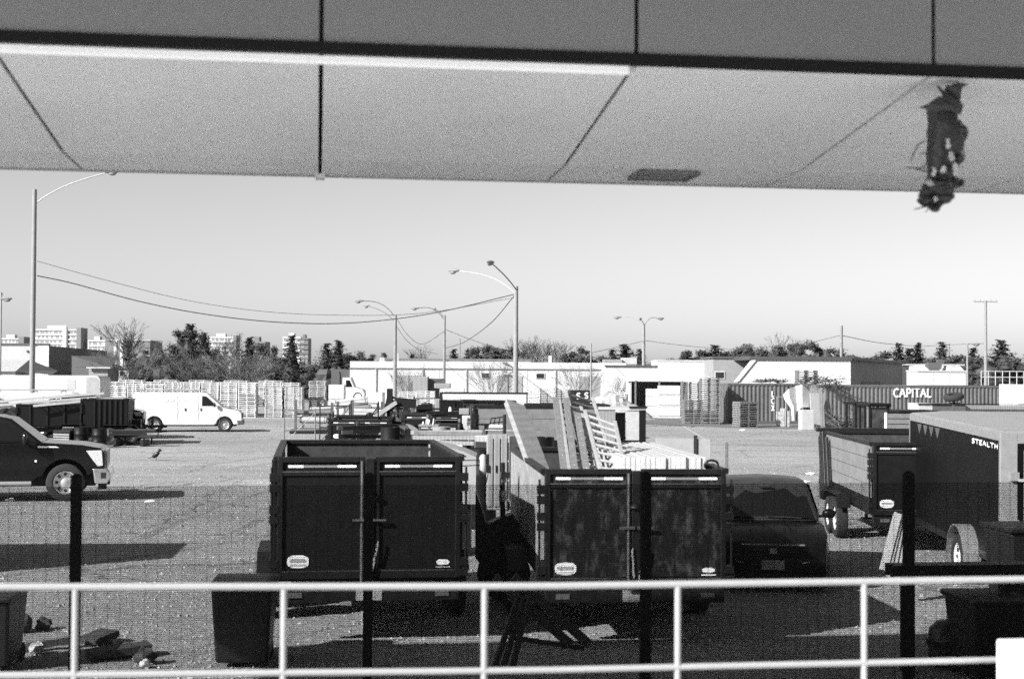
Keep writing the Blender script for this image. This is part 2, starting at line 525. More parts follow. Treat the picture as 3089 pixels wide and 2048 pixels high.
# ------------------------------------------------------------------ the dark bundle dangling under the canopy
def hanging_bundle():
    rng = random.Random(5)
    D = 7.12
    base = P(2850, 450, D)
    r = root('hanging_bundle', 'dark tattered bundle of plastic and twigs dangling below the canopy', 'bundle', base)
    def q(x, y, dd=0.0): return P(x, y, D + dd) - base
    px = D / F_PX
    dark = mat('tattered_black_plastic', 0.022, 0.28, var=0.5, scale=20, bump=0.6, bscale=30)
    grey = mat('weathered_grey_felt', 0.055, 0.85, var=0.3, scale=15, bump=0.5, bscale=25)
    foil = mat('crumpled_pale_film', 0.5, 0.35, var=0.3, scale=30, bump=0.5)
    def skin(mb, rings, n=11, jit=0.10, squash=0.75):
        pts, fs = [], []
        for (x, y, rx) in rings:
            c = q(x, y)
            for i in range(n):
                t = 2 * math.pi * i / n
                k = rx * px * (1 + rng.uniform(-jit, jit))
                pts.append(c + Vector((math.cos(t) * k, math.sin(t) * k * squash, rng.uniform(-3, 3) * px)))
        for j in range(len(rings) - 1):
            for i in range(n):
                fs.append((j * n + i, (j + 1) * n + i, (j + 1) * n + (i + 1) % n, j * n + (i + 1) % n))
        fs += [tuple(range(n)), tuple(range((len(rings) - 1) * n, len(rings) * n))[::-1]]
        return mb.add(pts, fs)
    skin(MB(), [(2890, 252, 3), (2872, 262, 18), (2868, 290, 28), (2862, 320, 38), (2846, 345, 52), (2850, 372, 54), (2855, 400, 56), (2852, 430, 55), (2846, 470, 50), (2840, 505, 46), (2836, 530, 38), (2832, 556, 46), (2828, 585, 44), (2824, 608, 34), (2818, 628, 14)], jit=.13).build('body', dark, r, smooth=True)
    # folded felt cape with torn corners
    def slab(pts, d0, th):
        n = len(pts)
        MB().add([q(x, y, d0 + (i % 3) * .02) for i, (x, y) in enumerate(pts)] + [q(x, y, d0 + th + (i % 3) * .02) for i, (x, y) in enumerate(pts)],
               [tuple(range(n))] + [tuple(range(n, 2 * n))[::-1]] + [(i, (i + 1) % n, n + (i + 1) % n, n + i) for i in range(n)]).build('cape_flap', grey, r)
    slab([(2826, 255), (2860, 285), (2908, 318), (2896, 335), (2850, 300), (2828, 266)], -.09, .012)
    slab([(2860, 262), (2885, 249), (2922, 254), (2902, 266), (2898, 300), (2870, 290)], -.07, .012)
    slab([(2770, 326), (2795, 316), (2832, 290), (2905, 318), (2900, 345), (2860, 350), (2800, 380), (2794, 330)], -.08, .014)
    for (x, y, a, b2) in ((2808, 575, 38, 28), (2838, 568, 44, 26), (2868, 552, 36, 22), (2800, 606, 30, 20), (2850, 596, 30, 20), (2895, 478, 14, 16), (2900, 552, 10, 12), (2820, 628, 18, 12), (2890, 400, 28, 30), (2880, 425, 20, 24), (2858, 520, 30, 20), (2836, 536, 34, 18), (2872, 498, 24, 22), (2830, 480, 26, 24)):
        c = q(x, y, rng.uniform(-.06, .03))
        MB().blob(c, a * px, a * px * .8, b2 * px, 9, 6, .2, rng).build('wad', dark, r)
    for (x, y, a, b2) in ((2897, 352, 9, 8), (2859, 434, 9, 14), (2868, 472, 12, 14), (2802, 552, 15, 9), (2885, 512, 14, 18), (2818, 520, 8, 14), (2822, 600, 8, 8), (2848, 510, 10, 10)):
        MB().blob(q(x, y, -.13), a * px * .9, a * px * .6, b2 * px, 6, 5, .5, rng).build('pale_film', foil, r)
    for (a, b2) in (((2732, 506), (2790, 508)), ((2745, 486), (2770, 436)), ((2770, 436), (2790, 426)), ((2780, 500), (2800, 495)), ((2757, 632), (2800, 622)), ((2792, 640), (2825, 600)), ((2775, 465), (2800, 462)), ((2812, 530), (2800, 560)), ((2905, 440), (2908, 470)), ((2760, 510), (2800, 520))):
        MB().tube(q(*a, -.05), q(*b2, -.05), 1.6 * px, 5, 2.6 * px).build('twig', mat('dry_twig', 0.06, 0.9), r)
    hook = MB().tube(q(2888, 256), q(2888, 225), .003, 5)
    hook.build('hanging_wire', m_beam, r)
hanging_bundle()

# ------------------------------------------------------------------ white rail, fence and what stands by them
PR = 6.0
m_white = mat('white_rail_paint', 0.34, 0.35, var=0.04, scale=6, dirt=0.12, dscale=8, dval=0.5)
tz_top, tz_low = TZ(1500, 1769, PR), TZ(1500, 2023, PR)
rail = root('white_railing', 'white painted tubular railing crossing the bottom of the view', 'railing', PT(0, PR, 1.2))
def rp(t, z, dp=0.0): return PT(t, PR + dp, z) - Vector(rail.location)
zl = lambda t, z: z - 0.0035 * (t - .9) - 0.0026 * (t - .9) ** 2 * (1 if t < .9 else .2) * -1
def rail_run(z, r_, name):
    ts = [-6 + .5 * i for i in range(27)]
    pts = [rp(t, z + (0.013 * (0.9 - t) if t < 0.9 else 0.0)) for t in ts]
    mb = MB(); n = 12; vs_, fs_ = [], []
    for i, c in enumerate(pts):
        for j in range(n):
            an = 2 * math.pi * j / n
            vs_.append(c + PN * (math.cos(an) * r_) + Vector((0, 0, math.sin(an) * r_)))
    for i in range(len(pts) - 1):
        for j in range(n):
            fs_.append((i * n + j, i * n + (j + 1) % n, (i + 1) * n + (j + 1) % n, (i + 1) * n + j))
    mb.add(vs_, fs_)
    return mb.build(name, m_white, rail, smooth=True)
rail_run(tz_top[1], .0150, 'top_rail')
rail_run(tz_low[1], .0134, 'lower_rail')
for k in range(-3, 7):
    t = 0.706 + (k - 2) * 0.8385 + 0.0
    zz = tz_top[1] + (0.013 * (0.9 - t) if t < 0.9 else 0.0)
    MB().tube(rp(t, 1.2), rp(t, zz), .0132, 12).build('post', m_white, rail, smooth=True)
    MB().lathe([(0, 0), (.06, 0), (.06, .01), (.03, .016), (.0156, .02)], rp(t, 1.2), n=14).build('base_flange', m_white, rail, smooth=True)
print('rail top z', tz_top, 'low', tz_low, 'lip', z_lip, 'beam', z_bm)

wt, wz = TZ(3004, 1925, 5.85)
wb = root('white_cabinet', 'plain white metal cabinet standing at the end of the railing', 'cabinet', PT(wt + .3, 5.7, 1.2), PSI)
MB().box(-.3, .3, -.15, .15, 0.03, wz - 1.2).build('housing', mat('white_cabinet_paint', 0.86, 0.4, var=0.03, dirt=0.06), wb, bevel=.012, seg=3)
MB().box(-.32, .32, -.17, .17, 0, .03).build('plinth', conc, wb)
MB().box(-.26, .26, -.156, -.1505, .08, wz - 1.26).build('door', mat('white_cabinet_paint', 0.86), wb)

# black mesh fence
PF = 12.3
m_fence = mat('fence_black_coating', 0.010, 0.85, var=0.2, spec=0.1)
fence = root('mesh_fence', 'black welded wire mesh fence on square posts in front of the trailers', 'fence', PT(0, PF, 0))
ft0, fz_top = TZ(1108, 1462, PF)
_, fz_post = TZ(230, 1436, PF)
posts = [TZ(x, 1600, PF)[0] for x in (229, 1108, 1943, 2741)]
sp = (posts[3] - posts[0]) / 3
fpost = MB().box(-.042, .042, -.042, .042, 0, fz_post - .012)
fcap = MB().lathe([(0, .03), (.02, .027), (.04, .012), (.048, 0), (.048, -.006), (0, -.006)], (0, 0, fz_post - .006), n=12)
me_p, me_c = fpost.mesh('fence_post', m_fence), fcap.mesh('post_cap', m_fence)
rotf = (0, 0, PSI)
for k in range(-2, 6):
    t = posts[0] + sp * k
    loc = PA * t
    po = inst('post', me_p, fence, loc, rotf)
    inst('post_cap', me_c, po)
    # one panel of wires between this post and the next
    mb = MB()
    z = 0.06
    L = sp - .10
    while z < fz_top:
        mb.box(.05, .05 + L, -.003, .003, z - .0031, z + .0031)
        z += 0.0158
    x = .06
    while x < L + .05:
        mb.box(x - .0012, x + .0012, .0035, .006, .05, fz_top + .004)
        x += .1016
    if k == -2: me_w = mb.mesh('wire_mesh', m_fence)
    w = inst('wire_mesh', me_w, fence, loc, rotf)
    w['kind'] = 'stuff'
# ------------------------------------------------------------------ vehicles
m_tyre = mat('tyre_rubber', 0.02, 0.85, var=0.25, scale=30, bump=0.4, bscale=60)
m_steel = mat('black_trailer_paint', 0.0065, 0.5, var=0.3, scale=6, dirt=0.3, dscale=2.5, dval=0.014, spec=0.2)
m_steel_d = mat('black_trailer_paint_dusty', 0.007, 0.6, var=0.4, scale=9, dirt=0.9, dscale=9.0, dval=0.075, dstretch=(1, 1, .45), spec=0.2)
m_frame = mat('black_frame_steel', 0.009, 0.45, var=0.3, scale=10, dirt=0.3, dscale=6, dval=0.03, spec=0.3)
m_edge = mat('scuffed_steel_edge', 0.10, 0.45, metal=0.3, var=0.4, scale=15)
m_tape_w = mat('white_reflective_tape', 0.85, 0.35, var=0.05)
m_tape_g = mat('grey_reflective_tape', 0.20, 0.4, var=0.1)
m_decal = mat('white_decal', 0.80, 0.45, var=0.06)
m_ply = mat('weathered_plywood', 0.26, 0.8, var=0.18, scale=3, stripes=('X', 6.0, 0.18, 4.0), bump=0.1)
m_board = mat('weathered_side_board', 0.16, 0.8, var=0.2, scale=4, stripes=('Z', 12.0, 0.15, 3.0))
m_rimw = mat('white_wheel_rim', 0.75, 0.4, var=0.08)
m_rimg = mat('alloy_wheel_rim', 0.55, 0.3, metal=0.6, var=0.1)
m_chain = mat('galvanised_chain', 0.42, 0.4, metal=0.4, var=0.2)
m_glass = mat('dark_glass', 0.008, 0.06, var=0.05, spec=0.35)
m_lamp = mat('clear_lamp_lens', 0.55, 0.12, var=0.3, scale=20)
m_redl = mat('tail_lamp_lens', 0.10, 0.15, var=0.1)
m_alu = mat('brushed_aluminium', 0.34, 0.4, metal=0.5, var=0.1, scale=10)

_wheels = {}
def wheel(parent, x, y, z, r, w, side, rim=None, spokes=8):
    """wheel with its axle along x; side +1 shows the rim to +x"""
    key = (round(r, 3), round(w, 3), side, rim.name if rim else '', spokes)
    if key not in _wheels:
        h = w / 2
        ty = MB().lathe([(r * .60, -h * .75), (r * .66, -h), (r * .88, -h), (r * .97, -h * .86), (r, -h * .55), (r, h * .55), (r * .97, h * .86), (r * .88, h), (r * .66, h), (r * .60, h * .75)], axis='x', n=28)
        me_t = ty.mesh('tyre', m_tyre); me_t.shade_smooth(); me_t.set_sharp_from_angle(angle=R(40))
        s = side
        ri = MB().lathe([(r * .62, s * h * .80), (r * .56, s * h * .86), (r * .54, s * h * .55), (r * .30, s * h * .35), (r * .17, s * h * .62), (0, s * h * .66)], axis='x', n=24)
        ri.lathe([(r * .61, -s * h * .7), (r * .50, -s * h * .5), (0, -s * h * .5)], axis='x', n=16)
        me_r = ri.mesh('rim', rim or m_rimg); me_r.shade_smooth()
        ho = MB()
        for i in range(spokes):
            a = 2 * math.pi * i / spokes
            ho.lathe([(0, s * h * .60), (r * .075, s * h * .60), (r * .075, s * h * .30)], (0, math.cos(a) * r * .42, math.sin(a) * r * .42), axis='x', n=8)
        me_h = ho.mesh('rim_holes', m_tyre)
        _wheels[key] = (me_t, me_r, me_h)
    me_t, me_r, me_h = _wheels[key]
    o = inst('wheel', me_t, parent, (x, y, z))
    inst('rim', me_r, o)
    inst('rim_holes', me_h, o)['kind'] = 'stuff'
    return o

def oval(mb, c, w, h, th, n=20):
    pts = [(c[0] + w / 2 * math.copysign(abs(math.cos(2 * math.pi * i / n)) ** .7, math.cos(2 * math.pi * i / n)), c[2] + h / 2 * math.copysign(abs(math.sin(2 * math.pi * i / n)) ** .7, math.sin(2 * math.pi * i / n))) for i in range(n)]
    return mb.prism(pts, c[1] - th, c[1], axis='y')

def dump_trailer(label, loc, rz, W=2.14, L=4.9, zb=0.76, zt=2.18, panel=None, side=None, rx=0.0, detail=2, rims=None, boards=0, tarp=False, group=None):
    """rear doors at y=0 facing -y, tongue towards +y"""
    panel = panel or m_steel
    t = root('dump_trailer', label, 'trailer', loc, rz, group, rx=rx)
    h = W / 2
    H = zt - zb
    zf = zb - .02
    # chassis
    fr = MB()
    for s in (-1, 1):
        fr.box(s * .45 - .05, s * .45 + .05, .05, L, .50, .66)
    for k in range(5):
        fr.box(-.9, .9, .2 + k * (L - .5) / 4, .28 + k * (L - .5) / 4, .66, .735)
    fr.build('chassis', m_frame, t)
    bm = MB().box(-h + .02, h - .02, -.02, .10, .50, .66)
    bo = bm.build('rear_bumper', m_frame, t, bevel=.01)
    for s in (-1, 1):
        MB().cbox((s * (h - .22), -.026, .58), (.16, .012, .06)).build('tail_lamp', m_redl, bo)
    MB().cbox((.0, -.026, .58), (.30, .010, .13)).build('number_plate', mat('plate_grey', .28, .5), bo)
    MB().box(-h + .03, h - .03, .0, L, zb - .03, zb + .03).build('bed_floor', m_frame, t)
    # side walls
    for s in (-1, 1):
        lower = zb + .30 if side else zt
        if side:
            MB().box(s * h - .02, s * h + .02, .06, L, zb + .03, zb + .28).build('side_wall', panel, t)
            if boards:
                bh = (zt - zb - .28 - .06) / boards
                for k in range(boards):
                    MB().box(s * (h + .004) - .018, s * (h + .004) + .018, .10, L - .03, zb + .29 + k * bh, zb + .29 + (k + 1) * bh - .012).build('side_board', side, t)
            else:
                MB().box(s * (h + .004) - .018, s * (h + .004) + .018, .10, L - .03, zb + .29, zt - .06).build('side_sheet', side, t)
        else:
            MB().box(s * h - .02, s * h + .02, .06, L, zb + .03, zt - .06).build('side_wall', panel, t)
        MB().box(s * h - .045, s * h + .045, .06, L + .02, zt - .06, zt).build('top_rail', m_frame, t, bevel=.008)
        if not side:
            for k in range(6):
                y = .5 + k * (L - .8) / 5
                MB().box(s * (h + .02), s * (h + .07), y, y + .07, zb + .03, zt - .062).build('side_rib', m_frame, t)
        # fender and wheels
        fd = MB()
        y0, y1 = L * .38, L * .38 + 1.75
        fd.box(s * h + (.02 if s > 0 else -.28), s * h + (.28 if s > 0 else -.02), y0 + .25, y1 - .25, .845, .86)
        fd.bar((s * (h + .15), y0, .62), (s * (h + .15), y0 + .25, .852), .26, .012, (0, 0, 1))
        fd.bar((s * (h + .15), y1 - .25, .852), (s * (h + .15), y1, .62), .26, .012, (0, 0, 1))
        fd.build('fender', m_frame, t)
        for yy in (y0 + .46, y1 - .46):
            wheel(t, s * (h + .15), yy, .37, .37, .22, s, rims or m_rimg)
    MB().box(-h + .046, h - .046, L - .02, L + .03, zb, zt - .066).build('front_wall', mat('scuffed_inner_wall', .03, .7, var=.5, scale=7, dirt=.4, dscale=9, dval=.06), t)
    MB().box(-h - .03, h + .03, L - .05, L + .06, zt - .065, zt - .003).build('front_rail', m_frame, t, bevel=.01)
    # tongue with jack
    tg = MB()
    for s in (-1, 1):
        tg.bar((s * .45, L, .58), (0, L + 1.35, .55), .08, .13)
    tg.box(-.05, .05, L + 1.25, L + 1.6, .50, .60)
    to = tg.build('tongue', m_frame, t)
    MB().tube((0, L + .95, .02), (0, L + .95, 1.05), .035, 10).cbox((0, L + .95, .015), (.2, .2, .03)).build('jack', m_frame, to)
    MB().box(-.32, .32, L + .12, L + .50, .66, 1.05).build('pump_box', m_steel, to, bevel=.02)
    # doors
    g = .055
    for s in (-1, 1):
        x0, x1 = (-h + .012, -g) if s < 0 else (g, h - .012)
        if s < 0 and detail > 1: pass
        d = MB().box(x0 + .05, x1 - .05, -.028, -.012, zb + .10, zt - .22).build('gate_door', panel, t)
        f = MB()
        f.box(x0, x0 + .06, -.055, 0, zb, zt); f.box(x1 - .06, x1, -.055, 0, zb, zt)
        f.box(x0 + .06, x1 - .06, -.052, 0, zt - .065, zt); f.box(x0 + .06, x1 - .06, -.052, 0, zb, zb + .09)
        f.box(x0 + .06, x1 - .06, -.048, -.01, zt - .22, zt - .165)
        f.build('door_frame', m_frame, d, bevel=.006)
        MB().box(x0 + .06, x1 - .06, -.030, -.006, zt - .165, zt - .065).build('door_band', panel, d)
        MB().box(x0 + .05, x1 - .05, -.0535, -.0482, zt - .176, zt - .166).build('pale_edge', m_edge, d)  # paler strip along the frame edge
        MB().box(x0 + .06, x1 - .06, -.056, -.0525, zb + .084, zb + .092).build('pale_edge', m_edge, d)
        a0, a1 = x0 + .12, x1 - .10
        l3 = (a1 - a0)
        MB().box(a0, a0 + l3 * .22, -.034, -.0305, zt - .125, zt - .097).build('reflective_tape', m_tape_w, d)
        MB().box(a0 + l3 * .22, a1 - l3 * .28, -.0338, -.0305, zt - .124, zt - .098).build('reflective_tape', m_tape_g, d)
        MB().box(a1 - l3 * .28 + .0, a1, -.034, -.0305, zt - .125, zt - .097).build('reflective_tape', m_tape_w, d)
        # maker's oval
        if s < 0:
            oval(MB(), (x0 + .24, -.0285, zb + .20), .25, .145, .003).build('badge', m_decal, d)
            b2 = MB()
            oval(b2, (x0 + .24, -.0318, zb + .205), .20, .045, .001)
            b2.box(x0 + .15, x0 + .33, -.0325, -.0318, zb + .150, zb + .162)
            b2.build('badge_print', mat('badge_grey_print', .33, .5), d)
        else:
            oval(MB(), (x1 - .20, -.0285, zb + .175), .15, .06, .003).build('badge', m_decal, d)
            MB().box(x1 - .285, x1 - .115, -.0315, -.0285, zb + .115, zb + .125).build('badge_line', m_decal, d)
        # hinge side: rod and blocks
        hx = s * (h + .055)
        MB().tube((hx, -.03, zb + .05), (hx, -.03, zt - .12), .014, 8).build('hinge_rod', m_frame, d)
        for zc in (zt - .24, zt - .36, zb + .80, zb + .68, zb + .18, zb + .06):
            MB().box(min(hx, s * h) - .025, max(hx, s * h) + .025, -.06, .04, zc - .045, zc + .045).build('hinge_block', m_frame, d)
    # centre latch post, rod and chains
    lp = MB().box(-.052, .052, -.075, -.004, zb - .06, zt - .02)
    lo = lp.build('latch_post', m_frame, t, bevel=.008)
    MB().tube((-.09, -.07, zb - .05), (-.09, -.07, zt - .05), .016, 8).build('latch_rod', m_edge, lo, smooth=True)
    MB().lathe([(0, .05), (.06, .045), (.085, .02), (.09, 0), (0, 0)], (-.0, -.04, zt - .45), n=14).build('latch_dome', m_steel, lo, smooth=True)
    MB().box(-.20, -.02, -.10, -.078, zb + .66, zb + .69).box(.01, .19, -.10, -.078, zb + .66, zb + .69).build('latch_bar', m_edge, lo)
    if detail > 1:
        rg = random.Random(int(abs(loc[0] * 100)))
        for (x_a, z_a, x_b, z_b) in ((.10, zb + .42, .02, zb + .03), (-.05, zb + .42, -.03, zb + .12)):
            ch = MB(); n = 15
            for i in range(n):
                f_ = i / (n - 1)
                x = x_a + (x_b - x_a) * f_ + rg.uniform(-.004, .004); z = z_a + (z_b - z_a) * f_
                ch.cbox((x, -.092, z), (.022 if i % 2 else .010, .010 if i % 2 else .022, .036), (0, .15, 0))
            ch.build('chain', m_chain, lo, kind='stuff')
    return t

# left trailer
zr = ZZ(1128, 16.6)
lt = P(838, 1378, 16.6); rt = P(1392, 1378, 16.6)
H1 = R(8.0)
t1 = dump_trailer('black dump trailer with clean double rear doors, left of the two near ones', (P(1115, 1500, 16.6).x, 16.6, 0), H1, zt=2.175, zb=.77, L=4.2)
# right trailer, carrying ladders and sheets
H2 = R(4.3)
T2 = Vector((P(1917, 1500, 16.6).x, 16.6, 0))
t2 = dump_trailer('black dump trailer with mud-splashed rear doors and pale plywood sides, loaded with ladders', T2, H2, zt=2.05, zb=.70, panel=m_steel_d, side=m_ply)
# trailer with board sides beside the SUV
T3 = Vector((P(2815, 1500, 25.3).x, 25.3, 0))
t3 = dump_trailer('black dump trailer with pale horizontal board sides and white wheel rims', T3, R(-3.2), zt=1.97, zb=.68, L=5.2, side=m_board, boards=4, rims=m_rimw)
f3 = MB()
for s in (-1.10, 1.10):
    f3.box(s - .05, s + .05, 5.28, 5.38, .5, 1.93)
    f3.bar((s * 1.03, 5.1, 1.9), (s * 1.03, 4.75, .75), .09, .55)
    f3.bar((s * 1.06, 4.35, 1.85), (s * 1.06, 4.05, .85), .06, .16)
f3.box(-1.22, 1.22, 5.25, 5.40, 1.94, 2.02)
f3.build('tarp_roller_frame', m_frame, t3, bevel=.01)
tc_ = MB()
for i in range(14):
    a, b2 = -1.0 + i * .14, -1.0 + (i + 1) * .14
    za, zb2 = 1.92 - .07 * math.sin(i * math.pi / 7) ** 2, 1.92 - .07 * math.sin((i + 1) * math.pi / 7) ** 2
    tc_.add([(a, 5.22, za), (b2, 5.22, zb2), (b2, 5.22, zb2 - .34), (a, 5.22, za - .34), (a, 5.235, za), (b2, 5.235, zb2), (b2, 5.235, zb2 - .34), (a, 5.235, za - .34)],
            [(0, 1, 2, 3), (7, 6, 5, 4), (0, 4, 5, 1), (3, 2, 6, 7)])
tc_.build('rolled_mesh_tarp', mat('mesh_tarp_black', .03, .8), t3)
for (y, z) in ((5.1, 1.3), (4.9, 1.2)):
    MB().cbox((-1.14, y, .95), (.06, .5, .08), (R(-18), 0, 0)).build('tarp_arm', m_frame, t3)

# ---- load of the right trailer
def on(x, y, d): return P(x, y, d)
pl_ = root('timber_beam', 'wide pale timber beam leaning up out of the loaded dump trailer', 'beam', P(1600, 1400, 17.6))
o0 = Vector(pl_.location)
b0, b1 = P(1648, 1480, 17.9), P(1552, 1221, 20.6)
bw_ = (b1 - b0).normalized()
MB().bar(b0 - o0, b1 - o0, .09, .30, up=(-.88, -.35, .3)).build('beam', mat('pale_timber', .24, .75, var=.15, scale=3, stripes=('Z', 4, .15)), pl_, bevel=.006)

m_lad = mat('worn_wood_ladder', 0.25, 0.75, var=0.2, scale=14)
m_up = mat('galvanised_upright', 0.17, 0.5, metal=0.2, var=0.25, scale=20)
def ladder(label, l0, l1, r0, r1, n, th=.075):
    r = root('ladder', label, 'ladder', l0)
    o = Vector(l0)
    for (a, b2) in ((l0, l1), (r0, r1)):
        MB().bar(a - o, b2 - o, .045, th, up=(0, -1, .3)).build('rail', m_lad, r, bevel=.005)
    for i in range(n):
        f_ = (i + .6) / n
        MB().tube(l0.lerp(l1, f_) - o, r0.lerp(r1, f_) - o, .019, 8).build('rung', m_lad, r, smooth=True)
ladder('long wooden ladder in the trailer, its top rung beside the black lettered box', P(1778, 1450, 18.2), P(1706, 1180, 20.6), P(1862, 1450, 18.7), P(1788, 1204, 20.9), 11)
ladder('short wide wooden ladder in front, leaning beside the white sheets', P(1818, 1450, 17.6), P(1765, 1243, 19.2), P(1893, 1455, 17.2), P(1855, 1276, 18.6), 9)
ladder('narrow wooden ladder lying behind the tall one in the loaded trailer', P(1722, 1450, 18.6), P(1688, 1214, 20.9), P(1800, 1450, 18.9), P(1752, 1226, 21.1), 11)
def upright(label, a, b2):
    r = root('rack_upright', label, 'upright', a, group='perforated uprights in the trailer')
    o = Vector(a)
    MB().bar(a - o, b2 - o, .085, .06, up=(0, -1, .35)).build('channel', m_up, r, bevel=.004)
    h_ = MB()
    n = 9
    for i in range(n):
        p = a.lerp(b2, (i + .5) / n) - o
        h_.blob(p + Vector((0.0, -.034, .012)), .0065, .004, .008, 6, 4)
    h_.build('bolt_heads', m_decal, r, kind='stuff')
upright('perforated steel upright, leftmost one leaning in the loaded trailer', P(1705, 1450, 18.0), P(1676, 1203, 20.3))
upright('perforated steel upright leaning against the tall ladder, second from left', P(1738, 1450, 17.9), P(1708, 1205, 20.0))
upright('short perforated steel upright between the two ladders, third from left', P(1775, 1450, 17.8), P(1742, 1252, 19.3))
m_sheet = mat('white_sheet_panel', 0.40, 0.6, var=0.08, scale=3, dirt=.15, dscale=5, dval=.4)
rgs = random.Random(3)
s0, s1 = P(1880, 1378, 17.15), P(2122, 1378, 17.15)
for i in range(17):
    f_ = i / 16
    x = s0.x + (s1.x - s0.x) * f_
    hgt = ZZ(1377, 17.15, 2000) - .79 + rgs.uniform(-.012, .008)
    r = root('white_sheet', 'white sheet panel standing on edge in the loaded dump trailer', 'panel', (x, 17.15 + rgs.uniform(-.02, .02), .79), R(4.3) + rgs.uniform(-.004, .004), 'white sheets stacked on edge in the trailer')
    MB().box(-.027, .027, 0, 3.55, 0, hgt).build('sheet', m_sheet, r)
    MB().box(-.0275, .0275, -.004, .0, 0, hgt).build('sheet_edge', mat('sheet_edge_white', .55, .6, var=.2, scale=6), r)
hk = MB()
pts = [(P(2125 + 42 * (.5 - .5 * math.cos(math.pi * i / 8)), 1412 - 24 * math.sin(math.pi * i / 8) ** .5, 16.7)) for i in range(9)]
ho_ = root('lifting_hook', 'black curved steel handle above the loaded trailer door', 'handle', pts[0])
hk.path([p - pts[0] for p in pts], .016, 6)
hk.build('bent_bar', m_frame, ho_)

# ------------------------------------------------------------------ enclosed cargo trailer on the right
def enclosed():
    A = P(3020, 1303, 20.2); B = P(2746, 1246, 25.8)
    L = math.hypot(B.x - A.x, B.y - A.y)
    rz = -math.atan2(B.x - A.x, B.y - A.y)
    base_z = .45; H = A.z - base_z
    W = 2.15
    c = Vector((math.cos(rz), math.sin(rz), 0))
    loc = Vector((A.x, A.y, 0)) + c * (W / 2)
    pitch = math.atan2(B.z - A.z, L)
    t = root('enclosed_trailer', 'black enclosed cargo trailer with silver trim and STEALTH lettering', 'trailer', loc, rz, rx=pitch)
    h = W / 2
    m_blk = mat('gloss_black_sheet', 0.005, 0.5, var=0.25, scale=1.5, spec=0.08)
    m_roof = mat('trailer_roof_sheet', 0.25, 0.5, var=0.08, scale=2, stripes=('Y', 1.2, .1))
    zt = base_z + H
    for s in (-1, 1):
        n = 5
        for k in range(n):
            y0, y1 = .06 + k * (L - .06) / n, .06 + (k + 1) * (L - .06) / n - .006
            MB().box(s * h - .02, s * h + .02, y0, y1, base_z + .12, zt - .14).build('side_panel', m_blk, t)
        MB().box(s * h - .026, s * h + .026, 0, L, zt - .13, zt).build('roof_rail', m_alu, t, bevel=.01)
        MB().box(s * h - .024, s * h + .024, .06, L, base_z, base_z + .115).build('bottom_rail', m_frame, t)
        MB().box(s * h - .028, s * h + .028, L - .03, L + .01, base_z + .12, zt - .14).build('corner_strip', m_alu, t)
        fd = MB()
        n = 12; yc = 1.55
        for i in range(n):
            a0, a1 = math.pi * i / n, math.pi * (i + 1) / n
            p0 = Vector((s * (h + .13), yc - .50 * math.cos(a0), .36 + .50 * math.sin(a0))); p1 = Vector((s * (h + .13), yc - .50 * math.cos(a1), .36 + .50 * math.sin(a1)))
            fd.bar(p0, p1, .26, .015, up=(p0 - Vector((p0.x, yc, .36))))
        fd.build('fender', m_alu, t)
        wheel(t, s * (h + .13), yc, .36, .36, .2, s, m_rimw)
    nose = [(-h, L), (h, L), (h * .3, L + .75), (-h * .3, L + .75)]
    MB().prism(nose, base_z + .12, zt - .001, axis='z').build('nose', m_blk, t)
    rf = MB()
    n = 8
    for k in range(n):
        y0, y1 = .05 + k * (L - .05) / n, .05 + (k + 1) * (L - .05) / n - .004
        rf.box(-h + .027, h - .027, y0, y1, zt - .02, zt + .012)
    rf.prism([(p * .98, q) for p, q in nose], zt + .0, zt + .012, axis='z')
    rf.build('roof', m_roof, t)
    # rear frame and ramp door
    f = MB()
    f.box(-h - .03, -h + .21, -.03, .06, base_z, zt); f.box(h - .21, h + .03, -.03, .06, base_z, zt)
    f.box(-h + .21, h - .21, -.03, .06, zt - .16, zt); f.box(-h + .21, h - .21, -.03, .06, base_z, base_z + .12)
    f.build('rear_frame', mat('rear_frame_grey', .22, .5, var=.1, scale=8), t, bevel=.008)
    d = MB().box(-h + .22, h - .22, -.045, 0, base_z + .13, zt - .17).build('ramp_door', m_blk, t)
    MB().box(-h + .48, -h + .75, -.049, -.046, zt - .58, zt - .30).build('door_sticker', m_decal, d)
    MB().tube((-h + .30, -.06, base_z + .2), (-h + .30, -.06, zt - .25), .014, 8).build('lock_rod', m_alu, d)
    for zc in (zt - .62, base_z + .62):
        MB().cbox((-h + .16, -.05, zc), (.12, .06, .12)).build('hinge', m_alu, d)
        MB().cbox((-h + .30, -.07, zc - .05), (.18, .04, .04)).build('latch', m_chain, d)
    oval(MB(), (-h + .09, -.032, base_z + .55), .09, .24, .015).build('tail_lamp', m_redl, t)
    oval(MB(), (-h + .34, -.05, zt - .28), .08, .08, .02).build('marker_lamp', m_redl, t)
    tg = MB()
    for s in (-1, 1): tg.bar((s * .7, L, .5), (0, L + 1.9, .5), .08, .12)
    tg.build('tongue', m_frame, t)
    # lettering on the left side, reading towards the rear
    mb, wd = letters('STEALTH', .062, wide=3.6, th=.26, depth=.004, gap=.18)
    mb.build('lettering', m_decal, t, loc=(-h - .0225, .06 + wd + .03, zt - .245), rot=(0, 0, R(-90)))
    # scalloped reflections painted as flat pale shapes at the top front of the side
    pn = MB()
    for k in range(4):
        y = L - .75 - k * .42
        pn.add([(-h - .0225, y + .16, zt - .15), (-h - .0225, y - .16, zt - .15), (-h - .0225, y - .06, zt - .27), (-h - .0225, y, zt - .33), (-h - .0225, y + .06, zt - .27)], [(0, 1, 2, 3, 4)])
    pn.build('pale_scallop_reflection', mat('grey_scallop_reflection', .07, .5), t)
enclosed()

